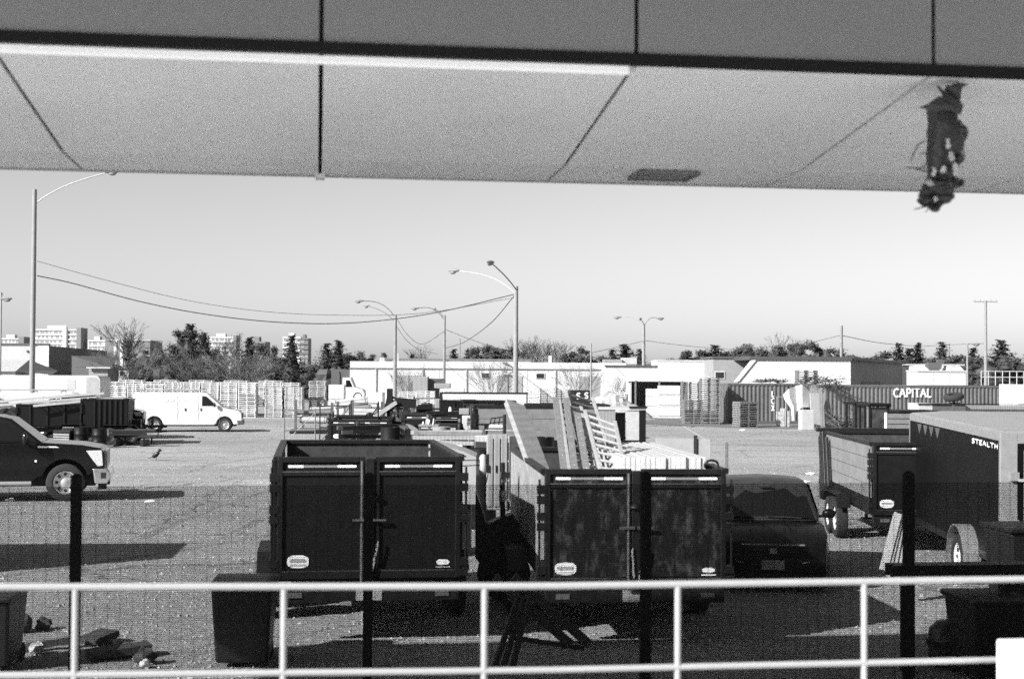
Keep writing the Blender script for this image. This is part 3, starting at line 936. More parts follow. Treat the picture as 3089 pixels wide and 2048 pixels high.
# ------------------------------------------------------------------ cars
def arch_profile(pts):
    """outline with ('arc', yc, zc, r, a0, a1) items expanded"""
    out = []
    for p in pts:
        if p[0] == 'arc':
            _, yc, zc, r, a0, a1 = p
            for i in range(13):
                a = R(a0 + (a1 - a0) * i / 12)
                out.append((yc + r * math.cos(a), zc + r * math.sin(a)))
        else: out.append(p)
    return out

def black_suv():
    D = 20.6
    c = P(2332, 1600, D)
    t = root('black_suv', 'black car parked nose-on to the fence beside the loaded trailer', 'car', (c.x, D, 0), R(180 - 6))
    t.scale = (.9, .9, .89)
    paint = mat('black_car_paint', 0.006, 0.25, var=0.1, coat=0.15, spec=0.3)
    # x across, y forward (towards camera after turning), nose at y = 0
    hull = arch_profile([(-4.6, .45), (-4.55, 1.0), (-4.4, 1.08), (-1.35, 1.08), (-1.0, 1.06), (-.25, .96), (-.04, .82), (0, .55), (-.05, .28), (-.42, .26), ('arc', -.88, .38, .40, -20, 200), (-1.4, .26), (-3.2, .26), ('arc', -3.7, .38, .40, -20, 200), (-4.2, .28)])
    def bend(p):
        x, y, z = p
        k = 1.0
        if y > -.6: k *= 1 - .16 * ((y + .6) / .6) ** 2
        if z > .8: k *= 1 - .06 * (z - .8) / .3
        return (x * k, y, z)
    b = MB(); xs = [-.95, -.93, -.6, 0, .6, .93, .95]
    n = len(hull)
    vs_, fs_ = [], []
    for x in xs:
        e = .06 if abs(x) == .95 else 0
        for (y, z) in hull:
            zz = z + (-.05 * (abs(x) / .95) ** 2 if z > .9 else 0)
            yy = y - (.10 * (abs(x) / .95) ** 2 if y > -.5 else 0)
            vs_.append(bend((x, yy, zz)))
    for i in range(len(xs) - 1):
        for j in range(n):
            fs_.append((i * n + j, i * n + (j + 1) % n, (i + 1) * n + (j + 1) % n, (i + 1) * n + j))
    fs_ += [tuple(range(n))[::-1], tuple(range((len(xs) - 1) * n, len(xs) * n))]
    b.add(vs_, fs_)
    MB().box(-.62, .62, -4.2, -.35, .28, .9).build('wheel_well_liner', m_tyre, t)
    bo = b.build('body', paint, t, bevel=.03, seg=2, smooth=True)
    gh = [(-4.45, 1.06), (-4.1, 1.55), (-3.7, 1.68), (-2.35, 1.72), (-1.95, 1.67), (-1.15, 1.06)]
    def k2(p):
        x, y, z = p
        return (x * (1 - .20 * (z - 1.0) / .7), y, z)
    g = MB(); vs_, fs_ = [], []
    xs = [-.90, -.6, 0, .6, .90]; n = len(gh)
    for x in xs:
        for (y, z) in gh:
            vs_.append(k2((x, y - (.1 * (x / .9) ** 2 if y > -2.4 else 0), z - (.045 * (x / .9) ** 2 if z > 1.2 else 0))))
    for i in range(len(xs) - 1):
        for j in range(n):
            fs_.append((i * n + j, i * n + (j + 1) % n, (i + 1) * n + (j + 1) % n, (i + 1) * n + j))
    fs_ += [tuple(range(n))[::-1], tuple(range((len(xs) - 1) * n, len(xs) * n))]
    g.add(vs_, fs_)
    g.build('cabin', mat('highlit_black_roof', .03, .4, var=.3, spec=.4), t, bevel=.05, seg=3, smooth=True)  # roof colour lifted to paint in its highlight
    ws = MB()
    def wp(x, f_): # windshield point, f 0 bottom 1 top
        y = -1.13 + (-2.0 + 1.13) * f_; z = 1.10 + (1.655 - 1.10) * f_
        x2 = x * (1 - .20 * (z - 1.0) / .7)
        return (x2, y - .1 * (x / .9) ** 2 + .012, z - .045 * (x / .9) ** 2 + .012)
    cols = [-.80, -.4, 0, .4, .80]
    for a, b2 in zip(cols[:-1], cols[1:]):
        ws.quad(wp(a, .04), wp(b2, .04), wp(b2, .95), wp(a, .95))
    ws.build('windshield', m_glass, t)
    for s in (-1, 1):
        MB().add([(s * .905, -1.55, 1.12), (s * .905, -4.1, 1.12), (s * .80, -3.75, 1.56), (s * .80, -2.25, 1.60)], [(0, 1, 2, 3) if s > 0 else (3, 2, 1, 0)]).build('side_window', m_glass, t)
        MB().blob((s * 1.06, -1.55, 1.16), .12, .07, .085, 10, 6).cbox((s * .95, -1.52, 1.12), (.14, .05, .04)).build('door_mirror', paint, t, smooth=True)
        MB().add([(s * .50, -.09, .70), (s * .80, -.24, .74), (s * .84, -.42, .86), (s * .56, -.20, .80)], [(0, 1, 2, 3) if s < 0 else (3, 2, 1, 0)]).build('headlight', m_lamp if False else mat('smoked_lamp', .30, .1), t)
        for yy in (-.88, -3.7): wheel(t, s * .82, yy, .36, .36, .24, s, m_rimg)
    gr = MB()
    for i in range(4): gr.box(-.45, .45, -.03, .012, .56 + i * .055, .585 + i * .055)
    gr.build('grille', m_frame, t)
    MB().cbox((0, .03, .47), (.36, .014, .16)).build('number_plate', mat('plate_grey', .28, .5), t)
    MB().box(-.82, .82, -.12, .02, .26, .33).build('lower_bumper', m_frame, t)
    MB().box(-.50, .50, -.02, .018, .785, .80).build('grille_trim', m_alu, t)
    for s in (-1, 1):
        MB().bar((s * .46, .0, .50), (s * .80, -.20, .54), .02, .015).build('bumper_trim', m_alu, t)
        MB().bar((s * .30, -1.05, 1.085), (s * .34, -.35, 1.005), .02, .012).build('bonnet_crease', paint, t)
    MB().bar((-.55, -1.02, 1.13), (.05, -1.04, 1.15), .02, .02).build('wiper_blade', m_tyre, t)
    MB().bar((.0, -1.02, 1.13), (.6, -1.04, 1.15), .02, .02).build('wiper_blade', m_tyre, t)
    MB().blob((0, -1.75, 1.60), .12, .02, .04, 8, 5).build('inner_mirror', m_tyre, t)
    MB().cbox((.0, .025, .69), (.12, .012, .09)).build('front_emblem', m_alu, t)
black_suv()

def pickup():
    D = 34.6
    nose = P(326, 1420, D)
    t = root('black_pickup', 'black pickup truck with chrome bumper at the left edge', 'truck', (nose.x - .25, D + 1.0, 0), R(-90 + 13))
    paint = mat('black_pickup_paint', 0.006, 0.2, var=0.15, coat=0.35, spec=.3, dirt=0.12, dscale=2, dval=.03)
    W = 1.0
    hull = arch_profile([(-6.1, .62), (-6.15, 1.35), (-3.55, 1.40), (-1.62, 1.42), (-1.5, 1.42), (-.6, 1.36), (-.16, 1.28), (-.06, 1.16), (-.06, .72), (-.42, .66), ('arc', -.98, .47, .55, 15, 165), (-1.6, .60), (-1.75, .50), (-4.0, .50), ('arc', -4.75, .47, .55, 15, 165), (-5.4, .6)])
    MB().box(-W + .32, W - .32, -5.5, -.3, .35, 1.2).build('wheel_well_liner', m_tyre, t)
    b = MB().prism(hull, -W, W, 'x')
    b.build('body', paint, t, bevel=.05, seg=3, smooth=True)
    cab = [(-3.9, 1.40), (-3.85, 1.9), (-3.6, 2.03), (-2.6, 2.06), (-2.25, 1.99), (-1.50, 1.40)]
    def k(p):
        return (p[0] * (1 - .16 * max(0, p[2] - 1.4) / .6), p[1], p[2])
    MB().prism(cab, -W + .03, W - .03, 'x', k).build('cab', paint, t, bevel=.06, seg=3, smooth=True)
    for s in (-1, 1):
        w1 = [(-2.66, 1.46), (-2.66, 1.90), (-2.34, 1.88), (-1.78, 1.46)]
        w2 = [(-3.72, 1.46), (-3.72, 1.88), (-2.78, 1.91), (-2.78, 1.46)]
        for w_ in (w1, w2):
            pts = []
            for (y, z) in w_:
                x, y2, z2 = k((s * (W - .026), y, z))
                pts.append((x + s * .004, y2, z2))
            MB().add(pts, [(0, 1, 2, 3) if s < 0 else (3, 2, 1, 0)]).build('side_window', m_glass, t)
        MB().blob((s * 1.20, -1.90, 1.52), .10, .07, .17, 10, 6).cbox((s * 1.05, -1.9, 1.42), (.2, .05, .04)).build('tow_mirror', paint, t, smooth=True)
        hl = MB().prism([(-.50, 1.22), (-.13, 1.23), (-.10, .86), (-.22, .84), (-.36, 1.02)], s * (W - .04), s * (W + .012), 'x')
        hl.build('headlight', m_lamp, t, bevel=.01)
        MB().prism([(-1.62, 1.34), (-1.62, 1.30), (-1.12, 1.30), (-1.2, 1.33)], s * W, s * (W + .012), 'x').build('fender_badge', m_decal, t)
        MB().cbox((s * (W + .012), -1.66, 1.14 - .16), (.02, .05, .05)).build('side_marker', mat('side_marker_lens', .8, .2), t)
        for yy in (-.98, -4.75): wheel(t, s * .84, yy, .455, .455, .29, s, m_rimg)
        st = MB().tube((s * 1.06, -3.9, .45), (s * 1.06, -1.75, .45), .055, 10)
        st.build('running_board', m_alu, t, smooth=True)
        MB().cbox((s * (W + .014), -2.85, 1.22), (.02, .18, .035)).build('door_handle', m_frame, t)
    bp = MB()
    bp.prism([(-.36, .80), (-.02, .80), (.07, .70), (.08, .56), (.0, .42), (-.30, .42), (-.32, .62)], -W - .01, W + .01, 'x')
    bo = bp.build('chrome_bumper', mat('chrome', .6, .15, metal=.85, var=.1), t, bevel=.04, seg=3, smooth=True)
    for s in (-1, 1):
        MB().cbox((s * (W + .012), -.09, .62), (.006, .12, .14)).build('fog_lamp', mat('fog_recess', .02, .4), bo)
        MB().cbox((s * .8, -.12, .36), (.14, .2, .18)).build('air_dam', m_frame, bo)
    MB().box(-.7, .7, -.075, -.02, .84, 1.22).build('grille', m_alu, t)
    return t
pk = pickup()
pk2 = dup(pk)
pk2.location = (P(432, 1300, 68).x, 68.4, 0)
pk2.rotation_euler = (0, 0, R(-80))
pk2['label'] = 'second black pickup truck, half hidden behind dark trailers beside the white van'

def cargo_van(label, loc, rz, col=.56, rack=True, long=0.0, name='cargo_van'):
    t = root(name, label, 'van', loc, rz)
    paint = mat('white_van_paint_%d' % int(col * 100), col, 0.35, var=0.05, scale=2, dirt=.12, dscale=1.5, dval=.4)
    W = .98
    hull = arch_profile([(-5.65 - long, .48), (-5.62 - long, 1.95), (-5.5 - long, 2.04), (-2.05, 2.06), (-1.85, 2.02), (-1.02, 1.28), (-.25, 1.12), (-.06, .98), (-.02, .62), (-.08, .42), (-.45, .38), ('arc', -.92, .38, .43, 10, 170), (-1.45, .36), (-4.0 - long, .36), ('arc', -4.50 - long, .38, .43, 10, 170), (-5.0 - long, .40)])
    def k(p):
        return (p[0] * (1 - .11 * max(0, p[2] - 1.0) / 1.0), p[1], p[2])
    MB().box(-W + .30, W - .30, -5.2 - long, -.35, .30, 1.0).build('wheel_well_liner', m_tyre, t)
    MB().prism(hull, -W, W, 'x', k).build('body', paint, t, bevel=.05, seg=3, smooth=True)
    for s in (-1, 1):
        w1 = [(-2.10, 1.36), (-2.10, 1.88), (-1.88, 1.86), (-1.32, 1.36)]
        pts = []
        for (y, z) in w1:
            x, y2, z2 = k((s * W, y, z)); pts.append((x + s * .005, y2, z2))
        MB().add(pts, [(0, 1, 2, 3) if s < 0 else (3, 2, 1, 0)]).build('side_window', m_glass, t)
        MB().blob((s * 1.10, -1.45, 1.42), .09, .06, .13, 8, 6).build('door_mirror', m_frame, t, smooth=True)
        for yy in (-.92, -4.50 - long): wheel(t, s * .82, yy, .37, .37, .24, s, m_rimg)
        for y in (-2.15, -2.95):
            x, y2, z2 = k((s * W, y, 1.18)); MB().cbox((x + s * .012, y, 1.18), (.02, .05, .14)).build('door_handle', m_frame, t)
        sm = MB()
        for y in (-2.28, -1.2, -3.35):
            for (za, zb2) in ((.48, 1.0), (1.0, 1.9)):
                if y == -1.2 and zb2 > 1.2: continue
                pa, pb = k((s * W, y, za)), k((s * W, y, zb2))
                sm.bar((pa[0] + s * .001, y, za), (pb[0] + s * .001, y, zb2), .006, .008, up=(0, 1, 0))
        sm.build('door_seam', mat('panel_seam', .25, .6), t)
        if s > 0:
            tx = MB()
            rr = random.Random(2)
            for i in range(4):
                x, y2, z2 = k((s * W, 0, 1.62)); tx.cbox((x + .004, -3.9 + i * .30, 1.62), (.004, .13 + .04 * rr.random(), .12))
            tx.build('faint_lettering', mat('faded_print', .55, .5), t)
    MB().prism([(-.30, .62), (.03, .60), (.05, .40), (-.25, .36)], -W - .01, W + .01, 'x').build('front_bumper', mat('grey_bumper', .06, .6), t, bevel=.02)
    MB().box(-.8, .8, -.10, -.01, .74, .96).build('grille', m_frame, t)
    MB().add([(-.80, -1.80, 1.98 - .02), (.80, -1.80, 1.96), (.90, -1.04, 1.32), (-.90, -1.04, 1.32)], [(0, 1, 2, 3)]).build('windshield', m_glass, t, loc=(0, .03, .03))
    if rack:
        rk = MB()
        for y in (-5.2 - long, -3.9, -2.5):
            rk.box(-.86, .86, y - .03, y + .03, 2.12, 2.17)
            for s in (-1, 1): rk.box(s * .84 - .02, s * .84 + .02, y - .03, y + .03, 2.03, 2.12)
        for s in (-1, 1): rk.box(s * .84 - .02, s * .84 + .02, -5.4 - long, -2.2, 2.17, 2.21)
        rk.build('roof_rack', mat('rack_grey', .30, .5), t)
    return t
vp = P(727, 1300, 75)
cargo_van('white cargo van with roof rack, side-on beside the pallet stacks', (vp.x, 75.6, 0), R(-90 + 9))
# ------------------------------------------------------------------ shipping containers
def container(label, A, along, L, H=2.59, W=2.44, v=.12, name='shipping_container'):
    """A: front left foot; along: direction of the long side; depth goes to the left normal of along"""
    rz = math.atan2(along[1], along[0])
    t = root(name, label, 'container', (A[0], A[1], 0), rz)
    m_ = mat('container_paint_%d' % int(v * 1000), v, .55, var=.18, scale=1.2, dirt=.3, dscale=2.2, dval=v * .6)
    def corr(mb, fixed, a0, a1, sgn, axis):
        p = .278; n = int((a1 - a0) / p); p = (a1 - a0) / n
        prof = []
        for i in range(n):
            s = a0 + i * p
            prof += [(s, 0), (s + p * .25, 0), (s + p * .5, .036), (s + p * .75, .036)]
        prof.append((a1, 0))
        z0, z1 = .16, H - .12
        vs_, fs_ = [], []
        for (a, d) in prof:
            for z in (z0, z1):
                vs_.append((a, fixed + sgn * d, z) if axis == 'x' else (fixed + sgn * d, a, z))
        for i in range(len(prof) - 1): fs_.append((2 * i, 2 * i + 2, 2 * i + 3, 2 * i + 1))
        return mb.add(vs_, fs_)
    corr(MB(), .01, .1, L - .1, 1, 'x').build('side_wall', m_, t)
    corr(MB(), W - .01, .1, L - .1, -1, 'x').build('side_wall', m_, t)
    for k in range(2):
        MB().box(-.0 + .01, .05, .12 + k * 1.11, 1.21 + k * 1.11, .17, H - .13).build('door', m_, t)
    for k in range(4):
        MB().tube((-.02, .35 + k * .58, .2), (-.02, .35 + k * .58, H - .15), .018, 6).build('lock_rod', m_alu, t)
    corr(MB(), L - .03, .1, W - .1, -1, 'y').build('end_wall', m_, t)
    MB().box(.02, L - .02, .02, W - .02, H - .03, H).build('roof', m_, t)
    f = MB()
    for (x, y) in ((0, 0), (L - .12, 0), (0, W - .12), (L - .12, W - .12)): f.box(x, x + .12, y, y + .12, 0, H)
    for y in (0, W - .08):
        f.box(.12, L - .12, y, y + .08, H - .12, H - .031); f.box(.12, L - .12, y, y + .10, .02, .16)
    for x in (0, L - .1):
        f.box(x, x + .1, .12, W - .12, H - .12, H - .031); f.box(x, x + .1, .12, W - .12, .02, .16)
    f.build('corner_frame', m_, t)
    return t
A = P(2490, 1290, 83.0); B = Vector((.3445 * 87, 87, 0))
al = Vector((B.x - A.x, 87 - 83, 0)).normalized()
cc = container('long grey container with white CAPITAL lettering behind the enclosed trailer', (A.x, 83.0), al, 12.19, v=.135)
mb, wd = letters('CAPITAL', .48, wide=1.05, th=.24, depth=.01, serif=True, gap=.10)
s_ = P(2693, 1200, 84.6)
ux = (Vector((s_.x, 84.6, 0)) - Vector((A.x, 83, 0))).dot(al)
mb.build('lettering', m_decal, cc, loc=(ux, -.006, 1.90))
c2x = P(2196, 1200, 92).x
c2 = container('short dark container with vertical white LCX letters beside the draped tarp', (c2x, 92.0), Vector((.985, .17, 0)), 6.06, v=.10)
for ch, z in (('L', 1.75), ('C', 1.28), ('X', .83)):
    mb, wd = letters(ch, .36, wide=.8, th=.2, depth=.01)
    mb.build('lettering', m_decal, c2, loc=(2.95, -.006, z))
# panels against the container end
pr = root('white_board', 'tall white board leaning on the end of the lettered container', 'board', (P(2457, 1250, 82.6).x, 82.4, 0), R(19))
MB().cbox((0, 0, 1.12), (.58, .05, 2.0), (R(-6), 0, 0)).build('sheet', m_sheet, pr)
cr = root('white_crate', 'white square crate standing before the draped tarp', 'crate', (P(2423, 1280, 82).x, 81.2, 0), R(8))
MB().box(-.36, .36, -.3, .3, .05, 1.18).build('box', m_sheet, cr, bevel=.02)
MB().box(-.38, .38, -.32, .32, 0, .05).build('base', m_ply, cr)
def tarp():
    r = root('draped_tarp', 'pale tarp draped over goods beside the lettered container', 'tarp', (P(2400, 1270, 86).x, 86, 0))
    o = Vector(r.location)
    rows = [((2362, 1190), (2380, 1172), (2400, 1164), (2420, 1160), (2438, 1158)), ((2366, 1205), (2382, 1200), (2402, 1205), (2420, 1208), (2440, 1205)), ((2386, 1232), (2394, 1225), (2405, 1222), (2420, 1222), (2440, 1225)), ((2390, 1270), (2396, 1268), (2404, 1240), (2420, 1228), (2440, 1228))]
    mb = MB(); rg = random.Random(4)
    for dd in (0, .03):
        pts = [P(x, y, 85.0 - .25 * (i % 2) + dd + j * -.15) - o for j, row in enumerate(rows) for i, (x, y) in enumerate(row)]
        mb.add(pts, [(j * 5 + i, j * 5 + i + 1, (j + 1) * 5 + i + 1, (j + 1) * 5 + i) for j in range(3) for i in range(4)])
    mb.build('sheet', mat('pale_canvas', .38, .8, var=.15, scale=3, bump=.3), r, smooth=True)
    fr = MB()
    for x in (2344, 2370, 2388):
        a, b2 = P(x, 1268, 86.4) - o, P(x, 1197, 86.4) - o
        fr.tube(a, b2, .03, 6)
    fr.tube(P(2340, 1197, 86.4) - o, P(2392, 1197, 86.4) - o, .03, 6)
    fr.build('pole_frame', m_alu, r)
    go = MB()
    for (x, y, w, h_) in ((2350, 1252, .25, .7), (2362, 1245, .22, .9), (2374, 1250, .3, .7)):
        q = P(x, y, 86.9) - o
        go.box(q.x - w / 2, q.x + w / 2, q.y, q.y + .3, 0.0, q.z + h_ * .3)
    go.build('stored_goods', mat('mixed_goods', .35, .7, var=.5, scale=8), r)
tarp()

# ------------------------------------------------------------------ pallets
def pallet_mesh(name, m_):
    mb = MB()
    for i in range(6): mb.box(-.6, .6, -.5 + i * .178, -.5 + i * .178 + .115, .110, .138)
    for x in (-.6, -.03, .54): mb.box(x, x + .06, -.5, .5, .034, .110)
    for y in (-.5, -.06, .38): mb.box(-.6, .6, y, y + .12, 0, .034)
    return mb.mesh(name, m_)
m_palp = mat('pale_pallet_wood', .50, .75, var=.12, scale=3)
m_palg = mat('grey_pallet_wood', .14, .8, var=.3, scale=3)
m_palm = mat('tan_pallet_wood', .40, .8, var=.25, scale=3)
ME = [pallet_mesh('pallet', m_palp), pallet_mesh('pallet', m_palg), pallet_mesh('pallet', m_palm)]
rgp = random.Random(11)
def stack(x, d, n, kind, label, group, z0=0.0, rz=0.0, step=.140, j=.02):
    X = P(x, 1250, d).x
    for i in range(n):
        o = inst('pallet', ME[kind], None, (X + rgp.uniform(-j, j), d + .5 + rgp.uniform(-j, j), z0 + i * step), (0, 0, rz + rgp.uniform(-.03, .03)))
        tag(o, label, 'pallet', group)
ordn = ['first', 'second', 'third', 'fourth', 'fifth', 'sixth', 'seventh', 'eighth', 'ninth', 'tenth', 'eleventh']
xs = [352, 408, 464, 520, 576, 632, 688, 744, 798 + 26, 884]
ns = [15, 16, 16, 17, 17, 17, 17, 17, 15, 15]
for i, (x, n) in enumerate(zip(xs, ns)):
    stack(x, 98.6 + (1.5 if i < 7 else 0), n, 0 if i < 8 else 2, 'wooden pallet in the %s tall stack from the left behind the white van' % ordn[i], 'pallets of row stack %d' % (i + 1))
stack(956, 104, 18, 2, 'tan pallet in the tall stack right of the van row, before the dark trees', 'pallets of the stack before the trees')
stack(1283, 92, 12, 0, 'white pallet in the stack with wide dark slots beside the grey trailer box', 'pallets of the slotted white stack', z0=.3)
stack(1228, 96, 12, 0, 'white pallet in the half hidden stack behind the second lamp pole', 'pallets behind the second lamp pole', z0=.2)
stack(1605, 112, 12, 0, 'pale pallet in the stack just right of the central lamp pole', 'pallets right of the central lamp pole', z0=.4)
stack(1652, 113, 13, 0, 'pale pallet in the middle stack left of the black lettered box', 'pallets left of the black lettered box', z0=.4)
stack(1694, 114, 13, 0, 'pale pallet in the stack touching the black lettered box', 'pallets touching the black lettered box', z0=.4)
stack(2092, 90.5, 11, 1, 'grey pallet in the low stack before the containers', 'pallets of the low grey stack')
stack(2143, 90.5, 21, 1, 'grey pallet in the tallest dark stack before the containers', 'pallets of the tallest dark stack')
stack(2085, 96, 19, 1, 'grey pallet in the stack behind the low grey one', 'pallets behind the low grey stack')
stack(2252, 85.5, 11, 1, 'grey pallet in the leaning stack beside the vertical white letters', 'pallets beside the vertical letters', rz=.3)
stack(2437, 86, 6, 1, 'grey pallet lying on top of the container among branches', 'pallets on top of the container', z0=2.62)
stack(1862, 108, 12, 0, 'pale pallet in the stack under the lean-to shed edge', 'pallets under the shed edge', z0=.1)

# the rows behind, past the stacks one can pick apart
mass = MB()
rgm = random.Random(77)
pv_ = ME[0]
pvv, pff = [tuple(v.co) for v in pv_.vertices], [tuple(p.vertices) for p in pv_.polygons]
for row, (d, off) in enumerate(((102.4, 24), (105.4, 4))):
    for i in range(11):
        X = P(330 + off + i * 52.5, 1250, d).x
        for k in range(17 + (i % 2)):
            if k < 5: continue
            dx, dy = rgm.uniform(-.03, .03), rgm.uniform(-.03, .03)
            mass.add([(v[0] + X + dx, v[1] + d + dy, v[2] + k * .140) for v in pvv], pff)
tag(mass.build('pallet_mass', m_palp), 'mass of pale pallets stacked behind the front row of stacks', 'pallets', kind='stuff')

# wrapped loads
m_wrap = mat('stretch_wrapped_goods', .50, .35, var=.12, scale=2, bump=.3, bscale=8)
def wrapped(label, x, d, w, h_, z0=0.0, tiers=1):
    r = root('wrapped_load', label, 'load', (P(x, 1250, d).x, d + .5, z0), rgp.uniform(-.05, .05), 'stretch wrapped loads in the yard')
    th = h_ / tiers
    for k in range(tiers):
        MB().box(-w / 2, w / 2, -.5, .5, k * th + .12, (k + 1) * th - .01).build('wrapped_goods', m_wrap, r, bevel=.05, seg=2)
        MB().box(-w / 2, w / 2, -.5, .5, k * th, k * th + .10).build('pallet_base', m_palp, r)
    return r
wrapped('white wrapped load in the gap before the white crane truck', 1014, 100, 1.1, 2.3, 0, 2)
wrapped('white wrapped load standing left of the black boom', 1130, 84, 1.0, 2.0, 0, 2)
wrapped('white wrapped load, left one beside the lean-to shed', 1975, 104, 1.2, 2.1, 0, 3)
wrapped('white wrapped load, right and taller one beside the lean-to shed', 2020, 103, 1.6, 2.35, 0, 3)

# ------------------------------------------------------------------ lean-to shed, boxes, heaps
def shed():
    D = 106
    x0, x1 = P(1903, 1200, D).x, P(2075, 1200, D).x
    r = root('lean_to_shed', 'open lean-to shed with a sloping roof beside wrapped loads', 'shed', ((x0 + x1) / 2, D + 2, 0))
    w = (x1 - x0) / 2
    zl_, zr_ = ZZ(1147, D, 1910), ZZ(1137, D, 2040)
    MB().add([(-w - .3, -2, zl_ - .08), (w, -2, zr_), (w, 2, zr_ + .3), (-w - .3, 2, zl_ + .2), (-w - .3, -2, zl_), (w, -2, zr_ + .08), (w, 2, zr_ + .38), (-w - .3, 2, zl_ + .28)],
             [(3, 2, 1, 0), (4, 5, 6, 7), (0, 1, 5, 4), (1, 2, 6, 5), (2, 3, 7, 6), (3, 0, 4, 7)]).build('roof', mat('pale_shed_roof', .5, .6), r)
    MB().box(-w, w, 1.85, 2, 0, zl_ - .1).build('back_wall', mat('shed_back', .14, .8), r)
    MB().box(-w - .05, -w + .05, -1.9, 1.85, 0, zl_ - .1).build('side_wall', mat('shed_side', .42, .7, stripes=('Y', 4, .2, .5)), r)
    MB().box(w - .1, w, -1.9, 1.85, 0, zl_ - .1).build('side_wall', mat('shed_back', .14, .8), r)
    for x in (-w + .35, 0, w - .4): MB().box(x - .06, x + .06, -1.95, -1.83, 0, zl_ - .02).build('post', m_palg, r)
shed()
bx = root('lettered_box', 'black storage box with two white letter S marks above the ladders', 'storage box', (P(1750, 1200, 68).x, 68, 0), R(3))
zt_ = ZZ(1177, 68, 1750)
wbx = (P(1778, 1200, 68).x - P(1717, 1200, 68).x) / 2
MB().box(-wbx, wbx, 0, 1.2, .15, zt_).build('body', mat('matt_black_box', .012, .5, var=.2), bx, bevel=.02)
MB().box(-wbx + .2, -wbx + .23, -.015, -.001, .3, zt_ - .05).build('door_seam', m_frame, bx)
mb, wd = letters('S', .26, wide=1.0, th=.22, depth=.006, slant=.12)
mb.build('lettering', m_decal, bx, loc=(-wbx + .30, -.006, zt_ - .40))
mb.build('lettering', m_decal, bx, loc=(wbx - .28, -.006, zt_ - .38))
MB().box(-wbx - .01, wbx + .01, -.01, 1.21, 0, .15).build('skid', m_frame, bx)
def heap(label, x, d, w, h_, m_):
    rg = random.Random(int(x))
    mb = MB(); n = 26
    vs_, fs_ = [], []
    for j in range(n):
        for i in range(n):
            u, v = i / (n - 1) * 2 - 1, j / (n - 1) * 2 - 1
            k = max(0, 1 - math.hypot(u, v))
            vs_.append((u * w, v * w * .8, k ** .8 * h_ * (1 + rg.uniform(-.1, .1))))
    for j in range(n - 1):
        for i in range(n - 1): fs_.append((j * n + i, j * n + i + 1, (j + 1) * n + i + 1, (j + 1) * n + i))
    mb.add(vs_, fs_)
    o = mb.build('gravel_heap', m_, None, (P(x, 1250, d).x, d, 0))
    tag(o, label, 'heap')
heap('grey gravel heap between the black lettered box and the shed', 1838, 100, 3.2, 1.9, mat('grey_gravel', .34, .95, var=.3, scale=5, bump=.6))

# ------------------------------------------------------------------ left yard vehicles
L1 = P(318, 1300, 62)
dump_trailer('black dump trailer parked sideways behind the black pickup, nearer one', (P(60, 1300, 62).x, 62, 0), R(-78), W=2.1, L=4.3, zb=.75, zt=1.72, detail=1, rims=m_frame)
dump_trailer('black dump trailer parked sideways below the white ladders, farther one', (P(150, 1300, 66).x, 66.4, 0), R(-79), W=2.1, L=3.6, zb=.75, zt=1.85, detail=1, rims=m_frame)
dump_trailer('black dump trailer with its hitch towards the white van', (P(262, 1300, 62).x, 61.6, 0), R(-80), W=2.0, L=1.9, zb=.72, zt=1.97, detail=1, rims=m_frame)
cargo_van('white cargo van mostly hidden behind the dark trailers, ladders above it', (P(345, 1300, 72).x, 72, 0), R(-80), rack=True, long=.5)
cargo_van('white cargo van at the left edge above the pickup roof', (P(95, 1300, 70).x, 69, 0), R(-92), rack=True)
m_fib = mat('white_fibreglass_ladder', .45, .4, var=.1)
def flat_ladder(label, a, b2, w=.42, n=14):
    r = root('extension_ladder', label, 'ladder', a)
    o = Vector(a); b2 = b2 - o
    ax = b2.normalized(); side_ = Vector((-ax.y, ax.x, 0)).normalized() * w
    for s in (0, 1): MB().bar(side_ * s, b2 + side_ * s, .05, .10).build('rail', m_fib, r)
    for i in range(n): MB().tube(b2 * ((i + .5) / n), b2 * ((i + .5) / n) + side_, .018, 6).build('rung', m_alu, r)
flat_ladder('long white ladder lying on the van racks, topmost of the left ladders', P(-40, 1214, 64), P(312, 1186, 65))
flat_ladder('white ladder on the racks just under the topmost one', P(-30, 1224, 62), P(290, 1199, 63))
flat_ladder('white ladder lying low across the black trailers, ending by the van', P(100, 1224, 60.8), P(372, 1199, 61.8))
flat_ladder('short white ladder tilted over the middle of the black trailers', P(255, 1226, 62.6), P(288, 1222, 62.8), n=4)
bs = root('white_bus', 'long white bus with a rounded rear end behind the left pole', 'bus', (P(318, 1200, 88).x, 88, 0), R(-89))
bprof = arch_profile([(-12, .45), (-12, 2.85), (-.35, 2.88), ('arc', -.35, 2.53, .35, 90, 0), (0, .5)])
MB().prism(bprof, -1.2, 1.2, 'x').build('body', mat('white_bus_paint', .46, .4, var=.06, dirt=.1), bs, bevel=.06, seg=3, smooth=True)
MB().prism(arch_profile([(-.85, .6), (-.85, 2.75), (-.38, 2.78), ('arc', -.36, 2.5, .28, 90, 0), (-.06, .6)]), 1.2, 1.21, 'x').build('grey_rear_panel', mat('grey_bus_panel', .30, .5), bs)
MB().prism([(-2.05, 1.95), (-2.05, 2.6), (-1.75, 2.7), (-1.5, 2.6), (-1.5, 2.1), (-1.7, 1.85)], 1.2, 1.212, 'x').build('side_mark', mat('grey_bus_mark', .38, .5), bs)
for y in (-2.6, -9.5): wheel(bs, 1.02, y, .48, .48, .28, 1, m_rimg)

